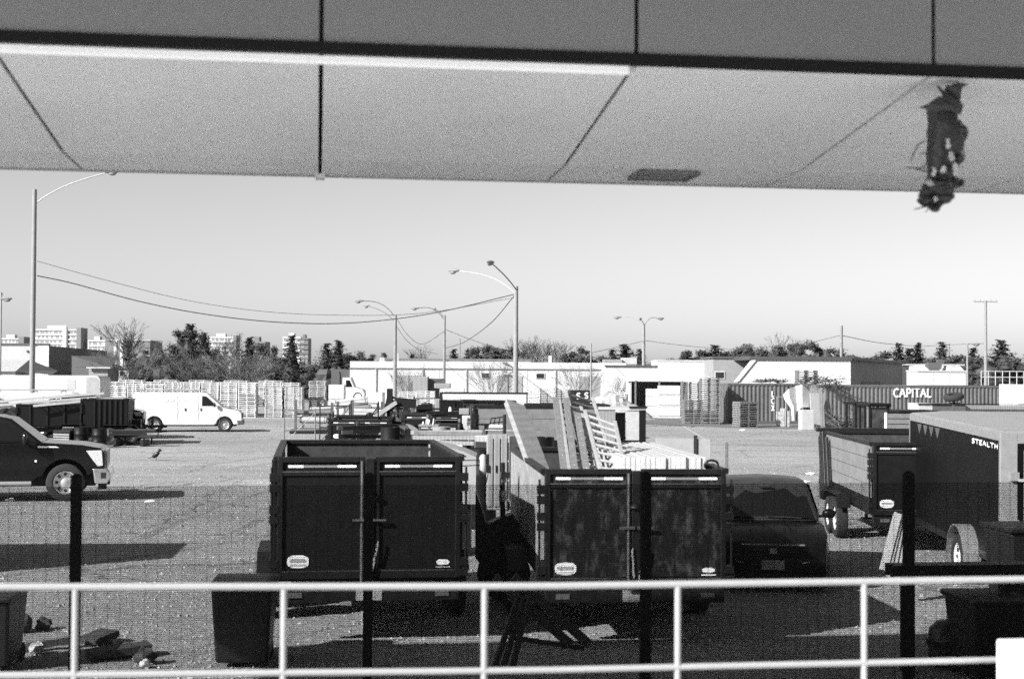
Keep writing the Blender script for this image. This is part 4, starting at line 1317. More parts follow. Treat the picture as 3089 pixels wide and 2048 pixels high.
# big shadow caster just out of the picture on the left: another enclosed trailer
ot = root('grey_box_trailer', 'grey box trailer standing just beyond the left edge', 'trailer', (-10.6, 22.6, 0), R(-84))
MB().box(-1.1, 1.1, -4.2, 1.55, .5, 2.45).build('box', mat('grey_box_paint', .25, .5), ot, bevel=.04)
MB().prism([(-.9, 1.55), (.9, 1.55), (.3, 2.2), (-.3, 2.2)], .5, 1.6, axis='z').build('nose', mat('grey_box_paint', .25, .5), ot)
for s in (-1, 1): wheel(ot, s * 1.15, -1.2, .36, .36, .2, s, m_rimg)

# ------------------------------------------------------------------ middle clutter: pipe flatbed, boom, tubs
def flatbed(label, loc, rz, L, W=2.2, z=.62, boards=12):
    t = root('flatbed_trailer', label, 'trailer', loc, rz)
    for k in range(boards):
        MB().box(-W / 2 + .06, W / 2 - .06, k * L / boards, (k + 1) * L / boards - .015, z, z + .04).build('deck_board', m_palg, t)
    f = MB()
    for s in (-1, 1): f.box(s * W / 2 - .06, s * W / 2 + .06, 0, L, z - .12, z + .05)
    f.box(-W / 2, W / 2, -.06, .0, z - .12, z + .05); f.box(-W / 2, W / 2, L, L + .06, z - .12, z + .05)
    f.build('frame', m_frame, t)
    for s in (-1, 1):
        for yy in (L * .5, L * .5 + .8): wheel(t, s * (W / 2 + .12), yy, .33, .33, .2, s, m_rimg)
    for s in (-1, 1):
        for yy in (.15, L * .5, L - .2): MB().box(s * W / 2 - .05, s * W / 2 + .05, yy, yy + .1, z + .051, z + 1.35).build('stake', m_edge, t)
    MB().bar((-.6, L, z - .06), (0, L + 1.3, z - .06), .08, .1).bar((.6, L, z - .06), (0, L + 1.3, z - .06), .08, .1).build('tongue', m_frame, t)
    return t
flatbed('low flatbed trailer with upright stakes carrying pale pipes', (P(884, 1300, 62).x, 62.5, 0), R(-90), 5.2)
m_pipe = mat('pale_cardboard_tube', .30, .6, var=.2, scale=3, dirt=.2, dscale=3, dval=.25)
m_pipe2 = mat('grey_plastic_pipe', .15, .45, var=.2)
def pipe(label, a, b2, r_, m_, open_=True):
    o = root('pipe', label, 'pipe', a, group='pipes on the flatbed trailer')
    q = b2 - a
    MB().tube((0, 0, 0), q, r_, 14, cap=False).tube((0, 0, 0), q, r_ * .86, 14, cap=False).build('tube', m_, o, smooth=True)
    e = MB()
    for f_ in (.06, .94): e.tube(q * (f_ - .012), q * (f_ + .012), r_ * 1.03, 14, cap=False)
    e.build('collar', m_edge, o)
for (lab, a, b2, r_, m_) in (
    ('long pale pipe low on the flatbed, left end', (905, 1266, 61.6), (985, 1268, 61.6), .14, m_pipe),
    ('pale pipe low on the flatbed, right end', (1018, 1268, 61.7), (1112, 1270, 61.7), .15, m_pipe),
    ('grey pipe along the left stakes at the second layer', (890, 1243, 61.8), (1008, 1243, 61.8), .10, m_pipe2),
    ('pale pipe on the second layer above the right one', (1030, 1254, 62.0), (1120, 1252, 62.0), .13, m_pipe),
    ('pale pipe of the third layer under the tilted ones', (1050, 1240, 62.2), (1140, 1242, 62.2), .14, m_pipe),
    ('grey thick pipe of the fourth layer behind the others', (1048, 1230, 62.6), (1120, 1228, 62.6), .12, m_pipe2),
    ('upper tilted pale pipe rising to the right', (1008, 1216, 62.9), (1108, 1202, 62.9), .13, m_pipe),
    ('lower tilted pale pipe rising to the right', (1012, 1226, 62.6), (1110, 1212, 62.6), .12, m_pipe),
    ('thin white pipe lying on the left upper layer', (935, 1233, 62.4), (1006, 1231, 62.4), .07, m_pipe)):
    pipe(lab, P(*a), P(*b2), r_, m_)
fb2 = flatbed('black low equipment trailer carrying the folded boom', (P(985, 1310, 56).x, 57, 0), R(-89), 3.9, z=.62)
def boom():
    D = 56.0
    r = root('folded_boom', 'black folded hydraulic boom with a pale diagonal strut', 'machine', (P(1190, 1300, D).x, D, 0))
    o = Vector(r.location)
    q = lambda x, y, dd=0: P(x, y, D + dd) - o
    b = MB()
    b.bar(q(1176, 1298), q(1176, 1172), .22, .22); b.build('mast', m_frame, r)
    MB().bar(q(1160, 1245), q(1172, 1195), .1, .1).bar(q(1182, 1225), q(1182, 1195), .1, .1).bar(q(1160, 1222), q(1200, 1205), .08, .08).bar(q(1184, 1197), q(1202, 1206), .07, .07).build('mast_brace', m_frame, r)
    MB().bar(q(1124, 1262, -.3), q(1196, 1213, -.3), .12, .16).build('diagonal_strut', m_pipe, r)
    MB().bar(q(1112, 1270, -.15), q(1206, 1216, -.15), .14, .12).build('lower_arm', m_frame, r)
    MB().prism([(q(1128, 0).x, q(0, 1300).z), (q(1135, 0).x, q(0, 1272).z), (q(1165, 0).x, q(0, 1246).z), (q(1215, 0).x, q(0, 1268).z), (q(1255, 0).x, q(0, 1290).z), (q(1262, 0).x, q(0, 1308).z)], -.5, .5, axis='y').build('body', m_steel, r, bevel=.03)
    MB().bar(q(1180, 1250, -.6), q(1262, 1315, -.6), .1, .14).bar(q(1215, 1255, -.6), q(1240, 1300, -.6), .08, .1).build('cylinder', m_edge, r)
    MB().bar(q(1198, 1212), q(1255, 1218), .3, .35).build('upper_head', m_frame, r)
    MB().blob(q(1225, 1243, .3), .20, .2, .2, 10, 7).build('pale_sack', m_pipe, r)
    MB().bar(q(1262, 1330), q(1262, 1245), .24, .24).bar(q(1268, 1330), q(1310, 1330), .1, .1).build('rear_post', mat('grey_machine_post', .12, .5), r)
    MB().bar(q(1262, 1232), q(1305, 1228), .22, .3).build('rear_cover', m_steel, r)
    MB().prism([(q(1270, 0).x, q(0, 1290).z), (q(1272, 0).x, q(0, 1236).z), (q(1300, 0).x, q(0, 1236).z), (q(1302, 0).x, q(0, 1275).z)], -.3, .3, axis='y').build('engine_box', m_steel, r)
boom()
def clutter_box(name, label, cat, x0, x1, y0, d, m_, depth=.6, rz=0.0, lid=None, zb=0.0, y1=None):
    a, b2 = P(x0, y0, d), P(x1, y0, d)
    w = (b2.x - a.x) / 2
    zb = P(x0, y1, d).z if y1 else zb
    r = root(name, label, cat, ((a.x + b2.x) / 2, d, zb), rz)
    h_ = a.z - zb
    MB().box(-w, w, 0, depth, 0, h_ - (.05 if lid else 0)).build('body', m_, r, bevel=.015)
    if lid: MB().box(-w - .02, w + .02, -.02, depth + .02, h_ - .05, h_).build('lid', lid, r, bevel=.01)
    return r
m_gp = mat('grey_sheet_metal', .26, .5, var=.12, scale=3, stripes=('X', 3, .25, 1))
m_lg = mat('light_grey_sheet', .42, .5, var=.1, scale=2)
def locker(label, x0, x1, y0, d, m_, n=2, zb=0.0):
    r = clutter_box('steel_locker', label, 'locker', x0, x1, y0, d, m_, zb=zb)
    w = (P(x1, y0, d).x - P(x0, y0, d).x) / 2; h_ = P(x0, y0, d).z - zb
    for k in range(n):
        a = -w + k * 2 * w / n + .012; b2 = -w + (k + 1) * 2 * w / n - .012
        o = MB().box(a, b2, -.018, -.001, .06, h_ - .05).build('door', m_, r, bevel=.006)
        MB().cbox((b2 - .06, -.026, h_ * .55), (.02, .016, .12)).build('handle', m_frame, o)
locker('light grey steel locker left of the loaded trailer, near the capsule mirror', 1468, 1532, 1312, 23.5, m_gp, 3, zb=.9)
locker('tall grey steel locker behind the black tub', 1394, 1432, 1254, 50, m_lg, 2)
locker('slim dark grey locker between the pallet stack and traffic cone', 1312, 1326, 1203, 58, m_gp, 1)
clutter_box('black_cupboard', 'black tapered cupboard right of the slim grey locker', 'cupboard', 1327, 1348, 1206, 57, m_steel, .5, lid=m_frame)
clutter_box('black_toolbox', 'long black toolbox under the traffic cone', 'toolbox', 1330, 1385, 1274, 55, m_steel, .6, lid=m_edge)
clutter_box('dark_crate', 'dark crate right of the tall grey locker', 'crate', 1430, 1448, 1244, 49, m_steel, .5)
clutter_box('dark_bin', 'dark square bin with a pale label under the locker', 'bin', 1432, 1468, 1335, 40, m_steel, .5, lid=m_frame)
clutter_box('grey_cabinet', 'pale grey cabinet with a dark slot behind the traffic cone', 'cabinet', 1365, 1390, 1200, 66, m_lg, .6)
clutter_box('grey_storage_unit', 'mid grey box body standing above the slotted pallets', 'box', 1246, 1290, 1136, 118, m_gp, 2.5)
clutter_box('dark_storage_unit', 'dark rounded box body behind the third lamp pole', 'box', 1286, 1336, 1142, 119, mat('dark_box_body', .06, .5), 2.5)
clutter_box('grey_bale', 'speckled grey bale lying on the pale flatbed stack', 'bale', 1310, 1358, 1156, 90, mat('speckled_bale', .22, .8, var=.5, scale=12), 1.0, y1=1171)
clutter_box('white_slab_stack', 'white slab stack with a wire frame behind the traffic cone', 'slab stack', 1326, 1400, 1172, 88, m_sheet, 1.2)
clutter_box('wood_box', 'light square wooden box in front of the grey dump body', 'box', 1385, 1415, 1232, 44, m_ply, .4, y1=1250)
cone = root('traffic_cone', 'pale traffic cone standing on the black toolbox', 'cone', P(1358, 1273, 55.2))
MB().lathe([(.02, .60), (.035, .60), (.13, .03), (.13, 0)], n=14).build('cone', mat('cone_orange_grey', .34, .5), cone, smooth=True)
MB().lathe([(.047, .56), (.087, .36)], n=14).build('white_band', m_tape_w, cone, smooth=True)
MB().box(-.19, .19, -.19, .19, 0, .03).build('base', m_frame, cone)
def tub(label, x, y0, d, r_, h_):
    t = root('plastic_tub', label, 'tub', (P(x, y0, d).x, d, 0))
    z1 = P(x, y0, d).z; z0 = z1 - h_
    MB().lathe([(0, z0), (r_ * .84, z0), (r_ * .97, z1 - .06), (r_ * 1.06, z1 - .06), (r_ * 1.06, z1), (r_ * .95, z1), (r_ * .80, z0 + .04), (0, z0 + .04)], n=24).build('pot', mat('dark_tub_plastic', .035, .3, var=.2), t, smooth=True)
    MB().cbox((.02, -r_ * .93, z1 - h_ * .5), (.16, .02, .09), (R(8), 0, 0)).build('label', m_decal, t)
    MB().lathe([(0, 0), (r_ * .7, 0), (r_ * .7, z0 - .002), (0, z0 - .002)], n=14).build('stand', m_frame, t)
tub('dark round plastic tub with a white label between the two near trailers', 1386, 1320, 45, .26, .50)

# more yard gear in the gap between the two near trailers
def generator():
    D = 48
    a, b2 = P(1266, 1284, D), P(1318, 1284, D); w = (b2.x - a.x) / 2
    r = root('generator', 'grey slatted generator behind the near left trailer', 'generator', ((a.x + b2.x) / 2, D, 0))
    zt_ = a.z
    MB().box(-w, w, .02, .7, .25, zt_ - .02).build('core', m_frame, r)
    for k in range(6):
        MB().box(-w - .02, w + .02, -.02, .015, zt_ - .10 - k * .11, zt_ - .05 - k * .11).build('slat', m_lg if k % 2 == 0 else m_gp, r)
    for x in (-w - .03, 0, w - .03): MB().box(x, x + .06, -.035, -.021, .2, zt_).build('upright', m_edge, r)
    MB().box(-w - .05, w + .05, -.05, .75, zt_ - .02, zt_ + .03).build('top_plate', m_gp, r)
    MB().box(-w - .05, w + .05, -.02, .72, 0, .25).build('skid', m_frame, r)
    for i, x in enumerate((-.2, .0, .15)): MB().tube((x, .2, zt_ + .03), (x + .03, .22, zt_ + .12 + .06 * i), .03, 8).build('filler_pipe', m_alu, r)
generator()
clutter_box('white_notice_board', 'small white notice board with a dark square on the black toolbox', 'sign', 1328, 1350, 1261, 54.6, m_decal, .04, y1=1275)
clutter_box('black_column_cabinet', 'tall black column cabinet right of the pale locker', 'cabinet', 1427, 1446, 1246, 46, m_steel, .5)
clutter_box('dark_pump_housing', 'dark pump housing right of the tall black column', 'pump', 1446, 1472, 1277, 42, m_steel, .6, lid=m_frame)
clutter_box('dark_grey_door', 'dark grey door leaning left of the pale locker', 'door', 1366, 1384, 1240, 53, m_gp, .08)
clutter_box('pale_tall_crate', 'pale tall crate behind the slim dark locker', 'crate', 1298, 1312, 1180, 70, m_sheet, .5)
clutter_box('grey_ledge_bench', 'pale grey bench top behind the steel locker', 'bench', 1476, 1522, 1281, 36, m_lg, .5, y1=1291)
bk = root('wire_basket', 'thin black wire basket on the grey bench top', 'basket', P(1478, 1281, 36.1))
o_ = Vector(bk.location)
wm = MB()
for (x, y) in ((1478, 1262), (1490, 1260), (1504, 1259), (1518, 1258)): wm.tube(P(x, 1281, 36.1) - o_, P(x + 4, y, 36.1) - o_, .014, 5)
wm.tube(P(1480, 1262, 36.1) - o_, P(1522, 1257, 36.1) - o_, .016, 5).tube(P(1476, 1276, 36.1) - o_, P(1522, 1272, 36.1) - o_, .014, 5)
wm.build('wires', m_frame, bk)
pst = root('steel_post', 'thin dark steel post left of the loaded trailer front', 'post', (P(1521, 1400, 25).x, 25, 0))
MB().tube((0, 0, 0), (0, 0, ZZ(1250, 25, 1521)), .03, 8).build('post', m_frame, pst)
MB().cbox((0, 0, .02), (.2, .2, .04)).build('foot', m_frame, pst)
def fender_panel():
    D = 24.5
    r = root('fender_panel', 'pale grey curved fender panel behind the right corner of the left trailer', 'panel', (P(1350, 1400, D).x, D, 0))
    o = Vector(r.location); rows = []
    pts = [(1272, 1378), (1276, 1355), (1290, 1342), (1320, 1340), (1360, 1350), (1400, 1362), (1436, 1378)]
    top = [P(x, y, D) - o for (x, y) in pts]
    mb = MB(); n = len(top)
    back = [p + Vector((0, .9, .02)) for p in top]
    low = [Vector((p.x, p.y, .9)) for p in top]
    mb.add(top + back + low, [(i, i + 1, n + i + 1, n + i) for i in range(n - 1)] + [(2 * n + i, 2 * n + i + 1, i + 1, i) for i in range(n - 1)])
    mb.build('skin', mat('pale_grey_fender', .30, .4, var=.1), r, smooth=True)
    MB().path([p + Vector((0, -.02, -.06)) for p in top[1:6]], .012, 6).build('trim_line', m_frame, r)
    MB().box(-.4, .4, .1, .8, 0, .9).build('stand', m_frame, r)
fender_panel()
# assorted gear filling the middle yard
def gear(kind, label, x, ytop, d, v=0):
    p = P(x, ytop, d); h = p.z
    mm = [m_steel, m_frame, m_gp, m_lg, m_palg, m_pipe2][v]
    nm = {'drum': 'steel_drum', 'cyl': 'gas_cylinder', 'reel': 'cable_reel', 'scaf': 'scaffold_frame', 'beams': 'beam_bundle', 'cart': 'tool_cart', 'mixer': 'cement_mixer', 'rack': 'storage_rack'}[kind]
    r = root(nm, label, nm.split('_')[1], (p.x, d, 0), R((x * 7) % 50 - 25))
    rg = random.Random(int(x * 3 + d))
    if kind == 'drum':
        MB().lathe([(0, 0), (.29, 0), (.29, h * .3), (.305, h * .33), (.29, h * .36), (.29, h * .64), (.305, h * .67), (.29, h * .7), (.29, h), (.26, h - .02), (0, h - .02)], n=20).build('shell', mm, r, smooth=True)
        MB().lathe([(0, h), (.04, h), (.04, h - .03)], (.12, 0, 0), n=8).build('bung', m_edge, r)
    elif kind == 'cyl':
        MB().lathe([(0, 0), (.115, 0), (.115, h - .3), (.09, h - .18), (.035, h - .12), (.035, h)], n=14).build('shell', mm, r, smooth=True)
        MB().lathe([(.0, h), (.07, h), (.07, h - .13), (.06, h - .13)], n=12).build('valve_guard', m_edge, r)
    elif kind == 'reel':
        R_ = h / 2
        for y in (-.3, .26): MB().lathe([(0, y), (R_, y), (R_, y + .04), (0, y + .04)], (0, 0, R_), axis='y', n=24).build('flange', mm, r)
        MB().lathe([(R_ * .6, -.26), (R_ * .6, .26)], (0, 0, R_), axis='y', n=20).build('cable_wrap', m_steel, r, smooth=True)
    elif kind == 'scaf':
        for x_ in (-.6, .6): MB().tube((x_, 0, 0), (x_, 0, h), .026, 8).build('leg', mm, r)
        for z in (.3, h * .5, h - .08): MB().tube((-.6, 0, z), (.6, 0, z), .022, 8).build('ledger', mm, r)
        MB().tube((-.6, .02, .35), (.6, .02, h - .15), .018, 6).build('brace', mm, r)
    elif kind == 'beams':
        for k in range(7):
            MB().bar((-1.0 + rg.uniform(-.1, .1), rg.uniform(-.2, .2), h - .06 - (k // 3) * .13), (1.0 + rg.uniform(-.2, .2), rg.uniform(-.2, .2) + (k % 3) * .14, h - .06 - (k // 3) * .13 + rg.uniform(-.04, .08)), .11, .11).build('beam', [mm, m_palg, m_edge][k % 3], r)
        for x_ in (-.6, .6): MB().box(x_ - .06, x_ + .06, -.25, .4, 0, h - .40).build('trestle', m_frame, r)
    elif kind == 'cart':
        MB().box(-.45, .45, -.28, .28, .25, h - .1).build('chest', mm, r, bevel=.02)
        for k in range(3): MB().box(-.42, .42, -.30, -.281, .3 + k * (h - .5) / 3, .26 + (k + 1) * (h - .5) / 3).build('drawer', m_frame if v else m_gp, r)
        MB().tube((-.45, .3, h), (.45, .3, h), .018, 8).tube((-.45, .3, h - .2), (-.45, .3, h), .018, 8).tube((.45, .3, h - .2), (.45, .3, h), .018, 8).build('handle', m_edge, r)
        for x_ in (-.35, .35): wheel(r, x_, -.2, .12, .12, .06, 1, m_frame)
    elif kind == 'mixer':
        MB().lathe([(0, -.35), (.22, -.33), (.36, -.1), (.36, .08), (.2, .4), (.18, .4)], (0, 0, 0), n=18).build('drum', mm, r, loc=(0, 0, h - .42), rot=(R(38), 0, 0), smooth=True)
        for s in (-1, 1): MB().bar((s * .42, -.3, 0), (s * .38, 0, h - .4), .05, .05).bar((s * .42, .35, 0), (s * .38, 0, h - .4), .05, .05).build('stand_leg', m_frame, r)
        MB().box(-.2, .2, .36, .62, .35, .75).build('motor_box', m_steel, r)
    elif kind == 'rack':
        for x_ in (-.8, .74):
            for y in (-.3, .24): MB().box(x_, x_ + .06, y, y + .06, 0, h).build('upright', mm, r)
        for z in (.4, h * .55, h - .12):
            MB().box(-.8, .8, -.3, .3, z, z + .05).build('shelf', mm, r)
            for q in range(3):
                w_ = rg.uniform(.12, .22); x_ = -.5 + q * .48; hh = rg.uniform(.15, .34)
                if z < h - .2: MB().box(x_ - w_, x_ + w_, -.24, .2, z + .051, z + .05 + hh).build('stored_box', [m_steel, m_gp, m_ply][q], r)
G_ = [
 ('rack', 'dark storage rack left of the generator, before the boom', 1245, 1240, 54, 1), ('drum', 'dark steel drum left of the generator', 1236, 1282, 47, 0), ('drum', 'grey steel drum right of the generator', 1332, 1287, 46, 2),
 ('cyl', 'slim grey gas cylinder behind the generator', 1292, 1250, 51, 2), ('cyl', 'slim dark gas cylinder beside the tall pale locker', 1388, 1262, 47, 0), ('reel', 'grey cable reel between boom and generator', 1208, 1278, 45, 4),
 ('scaf', 'thin scaffold frame standing above the pale pipes', 1010, 1218, 57, 1), ('scaf', 'thin scaffold frame right of the black boom', 1290, 1196, 63, 1), ('scaf', 'thin scaffold frame left of the pale pipes', 905, 1232, 56, 5),
 ('beams', 'bundle of dark beams on trestles above the near left trailer', 1120, 1284, 44, 1), ('beams', 'bundle of mixed beams right of the black boom', 1275, 1222, 68, 4), ('beams', 'bundle of grey beams at the right end of the near left trailer', 1345, 1300, 41, 2),
 ('cart', 'dark tool cart before the black cupboard', 1345, 1268, 50, 0), ('cart', 'grey tool cart under the wire basket', 1500, 1300, 33, 2), ('mixer', 'dark cement mixer behind the steel locker', 1452, 1256, 47, 0),
 ('rack', 'dark storage rack behind the perforated uprights', 1660, 1236, 44, 0), ('drum', 'dark steel drum right of the timber beam', 1632, 1318, 31, 0), ('drum', 'dark steel drum at the foot of the steel locker', 1455, 1352, 29, 0),
 ('reel', 'dark cable reel at the left end of the black trailers behind the van', 30, 1230, 63, 0), ('cart', 'dark tool cart beside the sideways black trailer', 200, 1290, 59, 0), ('beams', 'dark beam bundle by the hitch of the sideways trailer', 395, 1296, 60, 1), ('drum', 'dark drum before the sideways black trailer', 300, 1292, 58.5, 0), ('drum', 'dark drum left of the sideways trailer wheels', 245, 1288, 58.8, 0),
 ('rack', 'dark storage rack beyond the low black trailer', 1150, 1226, 66, 1), ('cyl', 'pale gas cylinder right of the lettered box', 1785, 1206, 72, 3), ('scaf', 'thin scaffold frame behind the cable reel', 1228, 1200, 70, 5)]
for a in G_: gear(*a)
# capsule mirror on two arms, on the near left trailer's outer side
mr_ = root('towing_mirror', 'pale capsule-shaped towing mirror on two thin black arms', 'mirror', P(1457, 1400, 19.5))
o_ = Vector(mr_.location)
MB().lathe([(0, .14), (.035, .125), (.05, .09), (.053, 0), (.05, -.09), (.035, -.125), (0, -.14)], n=16).build('housing', mat('chrome_capsule', .6, .25, metal=.3), mr_, smooth=True)
MB().tube((0, 0, .055), P(1396, 1388, 19.3) - o_, .007, 6).tube((0, 0, -.01), P(1396, 1405, 19.3) - o_, .007, 6).build('arm', m_frame, mr_)
MB().box(.05, .085, -.03, .03, -.12, .14).build('back_plate', m_frame, mr_)

# coupled hitch gear between the two near trailers
def hitch():
    D = 19.8
    r = root('hydraulic_hitch', 'dark hydraulic jack and hitch gear between the two near trailers', 'hitch', (P(1515, 1600, D).x, D, 0))
    o = Vector(r.location)
    q = lambda x, y, dd=0: P(x, y, D + dd) - o
    MB().tube(q(1516, 1560), q(1516, 1395), .035, 12).build('jack_tube', m_frame, r, smooth=True)
    MB().tube(q(1516, 1510), q(1516, 1478), .05, 12).build('jack_sleeve', m_alu, r, smooth=True)
    MB().tube(q(1518, 1455), q(1518, 1440), .04, 12).cbox(q(1522, 1432), (.14, .1, .08)).build('jack_head', m_edge, r, smooth=True)
    MB().prism([(q(1445, 0).x, 0.62), (q(1445, 0).x, q(0, 1470).z), (q(1478, 0).x, q(0, 1570).z), (q(1520, 0).x, q(0, 1550).z), (q(1552, 0).x, q(0, 1540).z), (q(1625, 0).x, q(0, 1650).z), (q(1560, 0).x, .5), (q(1480, 0).x, .4)], -.15, .25, axis='y').build('a_frame_plate', m_frame, r)
    MB().path([q(1472, 1428), q(1466, 1460), q(1462, 1500), q(1470, 1540)], .008, 6).build('cable', m_frame, r)
    w_ = wheel(r, q(1530, 0).x, .1, .37, .37, .22, -1, m_frame)
    w_.rotation_euler = (0, 0, R(75))
hitch()

# grey slat-sided trailers standing behind
dump_trailer('grey-sided dump trailer behind the timber beam, seen from its left side', (P(1425, 1300, 42).x, 43, 0), R(-86), W=2.0, L=3.6, zb=.9, zt=2.18, side=m_board, boards=3, detail=1, rims=m_frame)
dump_trailer('grey-sided dump trailer farther back, right of the timber beam', (P(1590, 1300, 52).x, 53.5, 0), R(-88), W=2.0, L=3.0, zb=.9, zt=2.02, side=m_lg, detail=1, rims=m_frame)
dump_trailer('low trailer with pale sides far behind the central lamp pole', (P(1330, 1250, 76).x, 77, 0), R(-91), W=2.0, L=4.6, zb=1.0, zt=2.12, side=m_lg, detail=1, rims=m_frame)
dump_trailer('low black dump trailer with closed doors in front of the pale pipes', (P(1085, 1300, 50).x, 50, 0), R(3), W=2.1, L=3.8, zb=.72, zt=1.50, detail=1, rims=m_frame)
dump_trailer('low black dump trailer behind the generator, left of the dark tub', (P(1300, 1300, 52).x, 52.5, 0), R(-4), W=2.1, L=3.6, zb=.72, zt=1.62, detail=1, rims=m_frame)
dump_trailer('black dump trailer parked sideways behind the pale lockers', (P(1330, 1300, 62).x, 63, 0), R(-88), W=2.0, L=3.2, zb=.75, zt=1.95, detail=1, rims=m_frame)
def open_trailer():
    D = 47
    a, b2 = P(1796, 1250, D), P(1948, 1250, D)
    w = (b2.x - a.x) / 2
    r = root('open_box_trailer', 'open-sided box trailer with a black corner post behind the sheets', 'trailer', ((a.x + b2.x) / 2, D, 0), R(-2))
    zt_ = ZZ(1236, D, 1870)
    MB().box(-w, -w + .66, 0, .06, .5, zt_).build('side_panel', m_gp, r)
    MB().box(-w + .66, -w + 1.0, .3, .36, .5, zt_ - .1).build('recess_panel', mat('dark_recess_sheet', .02, .6), r)
    MB().box(-w + 1.02, w - .22, .02, .06, .9, zt_ - .04).build('pale_tarp', mat('pale_grey_tarp', .38, .6, bump=.3), r)
    MB().box(w - .22, w, -.03, .10, .3, zt_ + .05).build('corner_post', m_steel, r)
    MB().box(-w, w + .02, -.04, 1.8, zt_ + .0, zt_ + .06).build('roof', mat('pale_roof_sheet', .4, .6), r)
    MB().box(w - .55, w + .05, -.08, .0, zt_ + .061, zt_ + .12).build('roof_edge', m_frame, r)
    MB().box(-w, w, 0, 1.8, .42, .52).build('floor', m_frame, r)
    MB().box(-w + .9, -w + 1.6, -.3, 0, .5, .98).build('step_box', m_steel, r)
    for k in range(3): MB().box(-w + 1.15 + k * .2, -w + 1.25 + k * .2, -.33, -.31, .55, .93).build('pale_bag', m_decal, r)
    for x in (-w + .5, w - .5): wheel(r, x, .2, .34, .34, .2, 1, m_rimg).rotation_euler = (0, 0, R(-90))
    MB().box(w + .02, w + .95, -.2, .5, .3, .75).build('drop_box', m_steel, r)
open_trailer()
# gate of pale sheet beyond the white sheets
ps = root('pale_sheet_fence', 'pale sheet panel with a dark post standing behind the white sheets', 'panel', (P(2100, 1350, 34).x, 34, 0), R(-20))
MB().box(-1.0, .35, 0, .03, .5, 1.62).build('sheet', mat('pale_ground_sheet', .2, .7), ps)
MB().box(-.05, .03, -.05, -.002, .2, 1.7).build('post', m_frame, ps)
MB().box(.7, .76, 0, .06, 0, 1.55).build('end_stake', m_edge, ps)

# white crane truck far back
ct = root('white_truck', 'small white truck cab with a dark exhaust far behind the pipes', 'truck', (P(1082, 1200, 128).x, 128, 0), R(-90))
ct.scale = (.85, .85, .93)
MB().prism([(-1.6, .7), (-1.6, 2.9), (-.75, 2.9), (-.35, 2.0), (.55, 1.75), (.75, 1.4), (.75, .7)], -1.0, 1.0, 'x').build('cab', mat('white_truck_paint', .5, .4), ct, bevel=.08, seg=3)
MB().prism([(-1.25, 2.0), (-1.25, 2.65), (-.85, 2.65), (-.55, 2.0)], 1.0, 1.012, 'x').build('window', m_glass, ct)
MB().tube((.9, -1.85, .8), (.9, -1.85, 3.3), .09, 8).tube((.9, -1.85, 3.3), (.9, -2.0, 3.45), .07, 8).build('exhaust_stack', m_frame, ct)
MB().box(-.9, .9, -5, -1.75, .8, 1.3).build('chassis', m_frame, ct)
MB().lathe([(.42, -.02), (.5, 0), (.42, .02)], (1.02, 0, 1.0), axis='x', n=20).build('wheel_arch', m_frame, ct)
for y in (0, -3.8): wheel(ct, .9, y, .48, .48, .3, 1, m_rimg)

# ------------------------------------------------------------------ right yard machines
def skid(label, x0, x1, y0, d):
    a, b2 = P(x0, y0, d), P(x1, y0, d)
    w = (b2.x - a.x) / 2; zt_ = a.z
    r = root('compact_loader', label, 'loader', ((a.x + b2.x) / 2, d, 0), R(4))
    MB().box(-w - .06, w + .06, -.15, 1.3, zt_ - .12, zt_).build('cab_roof', m_steel, r, bevel=.04)
    for (x, y) in ((-w, -.05), (w - .07, -.05), (-w, 1.1), (w - .07, 1.1)): MB().box(x, x + .07, y, y + .07, .8, zt_ - .12).build('cab_post', m_frame, r)
    MB().box(-w + .08, w - .08, -.02, .0, 1.05, zt_ - .14).build('cab_window', mat('dirty_cab_glass', .05, .15, var=.5, scale=5), r)
    MB().box(-w - .1, w + .1, -.5, 1.5, .35, .95).build('body', m_steel, r, bevel=.05)
    MB().box(-w * .3, w * .3, -.8, -.5, .4, 1.0).build('engine_cover', m_steel, r, bevel=.03)
    MB().blob((0, -.81, .9), .04, .02, .04, 8, 6).build('lamp', mat('bright_lens', .85, .2), r)
    for s in (-1, 1):
        for y in (-.3, .9): wheel(r, s * (w + .15), y, .38, .38, .25, s, m_rimg)
skid('dark compact loader, left one before the lettered container', 2577, 2612, 1212, 58)
skid('dark compact loader, right one with a light roof before the lettered container', 2620, 2682, 1216, 52)
skid('dark compact loader among the clutter left of the generator', 1196, 1236, 1218, 59)
skid('dark compact loader behind the pale lockers in the middle yard', 1398, 1436, 1206, 60)
skid('dark compact loader behind the foot of the timber beam', 1455, 1500, 1232, 48)
for a in (('rack', 'dark rack at the left end of the middle yard clutter', 1060, 1246, 55, 0), ('rack', 'tall dark rack between the generator and the tool carts', 1318, 1226, 56, 0), ('scaf', 'thin dark scaffold frame rising over the low black trailer', 1100, 1210, 54, 1), ('scaf', 'thin dark scaffold frame beside the steel locker top', 1445, 1214, 55, 1), ('beams', 'dark beam bundle lying over the middle yard racks', 1375, 1240, 52, 0), ('drum', 'dark drum between the low black trailer and the beams', 1178, 1288, 42, 0), ('beams', 'dark beam bundle behind the timber beam', 1510, 1262, 46, 1), ('mixer', 'dark cement mixer left of the timber beam', 1535, 1250, 50, 0)):
    gear(*a)
st_ = root('stake_truck_bed', 'black truck bed with pale stake sides and a letter E', 'truck', (P(2722, 1250, 50).x, 50, 0), R(2))
for k in range(3): MB().box(-.55, .85, 0, .04, 1.66 - k * .19, 1.83 - k * .19 - .01 + .0).build('side_board', m_board, st_)
MB().box(-.62, -.55, -.02, .06, .9, 1.86).build('corner_stake', m_decal, st_)
MB().box(-.65, .95, -.05, 1.9, .85, 1.26).build('bed', m_steel, st_)
mb, wd = letters('E', .20, wide=1.1, th=.26, depth=.006)
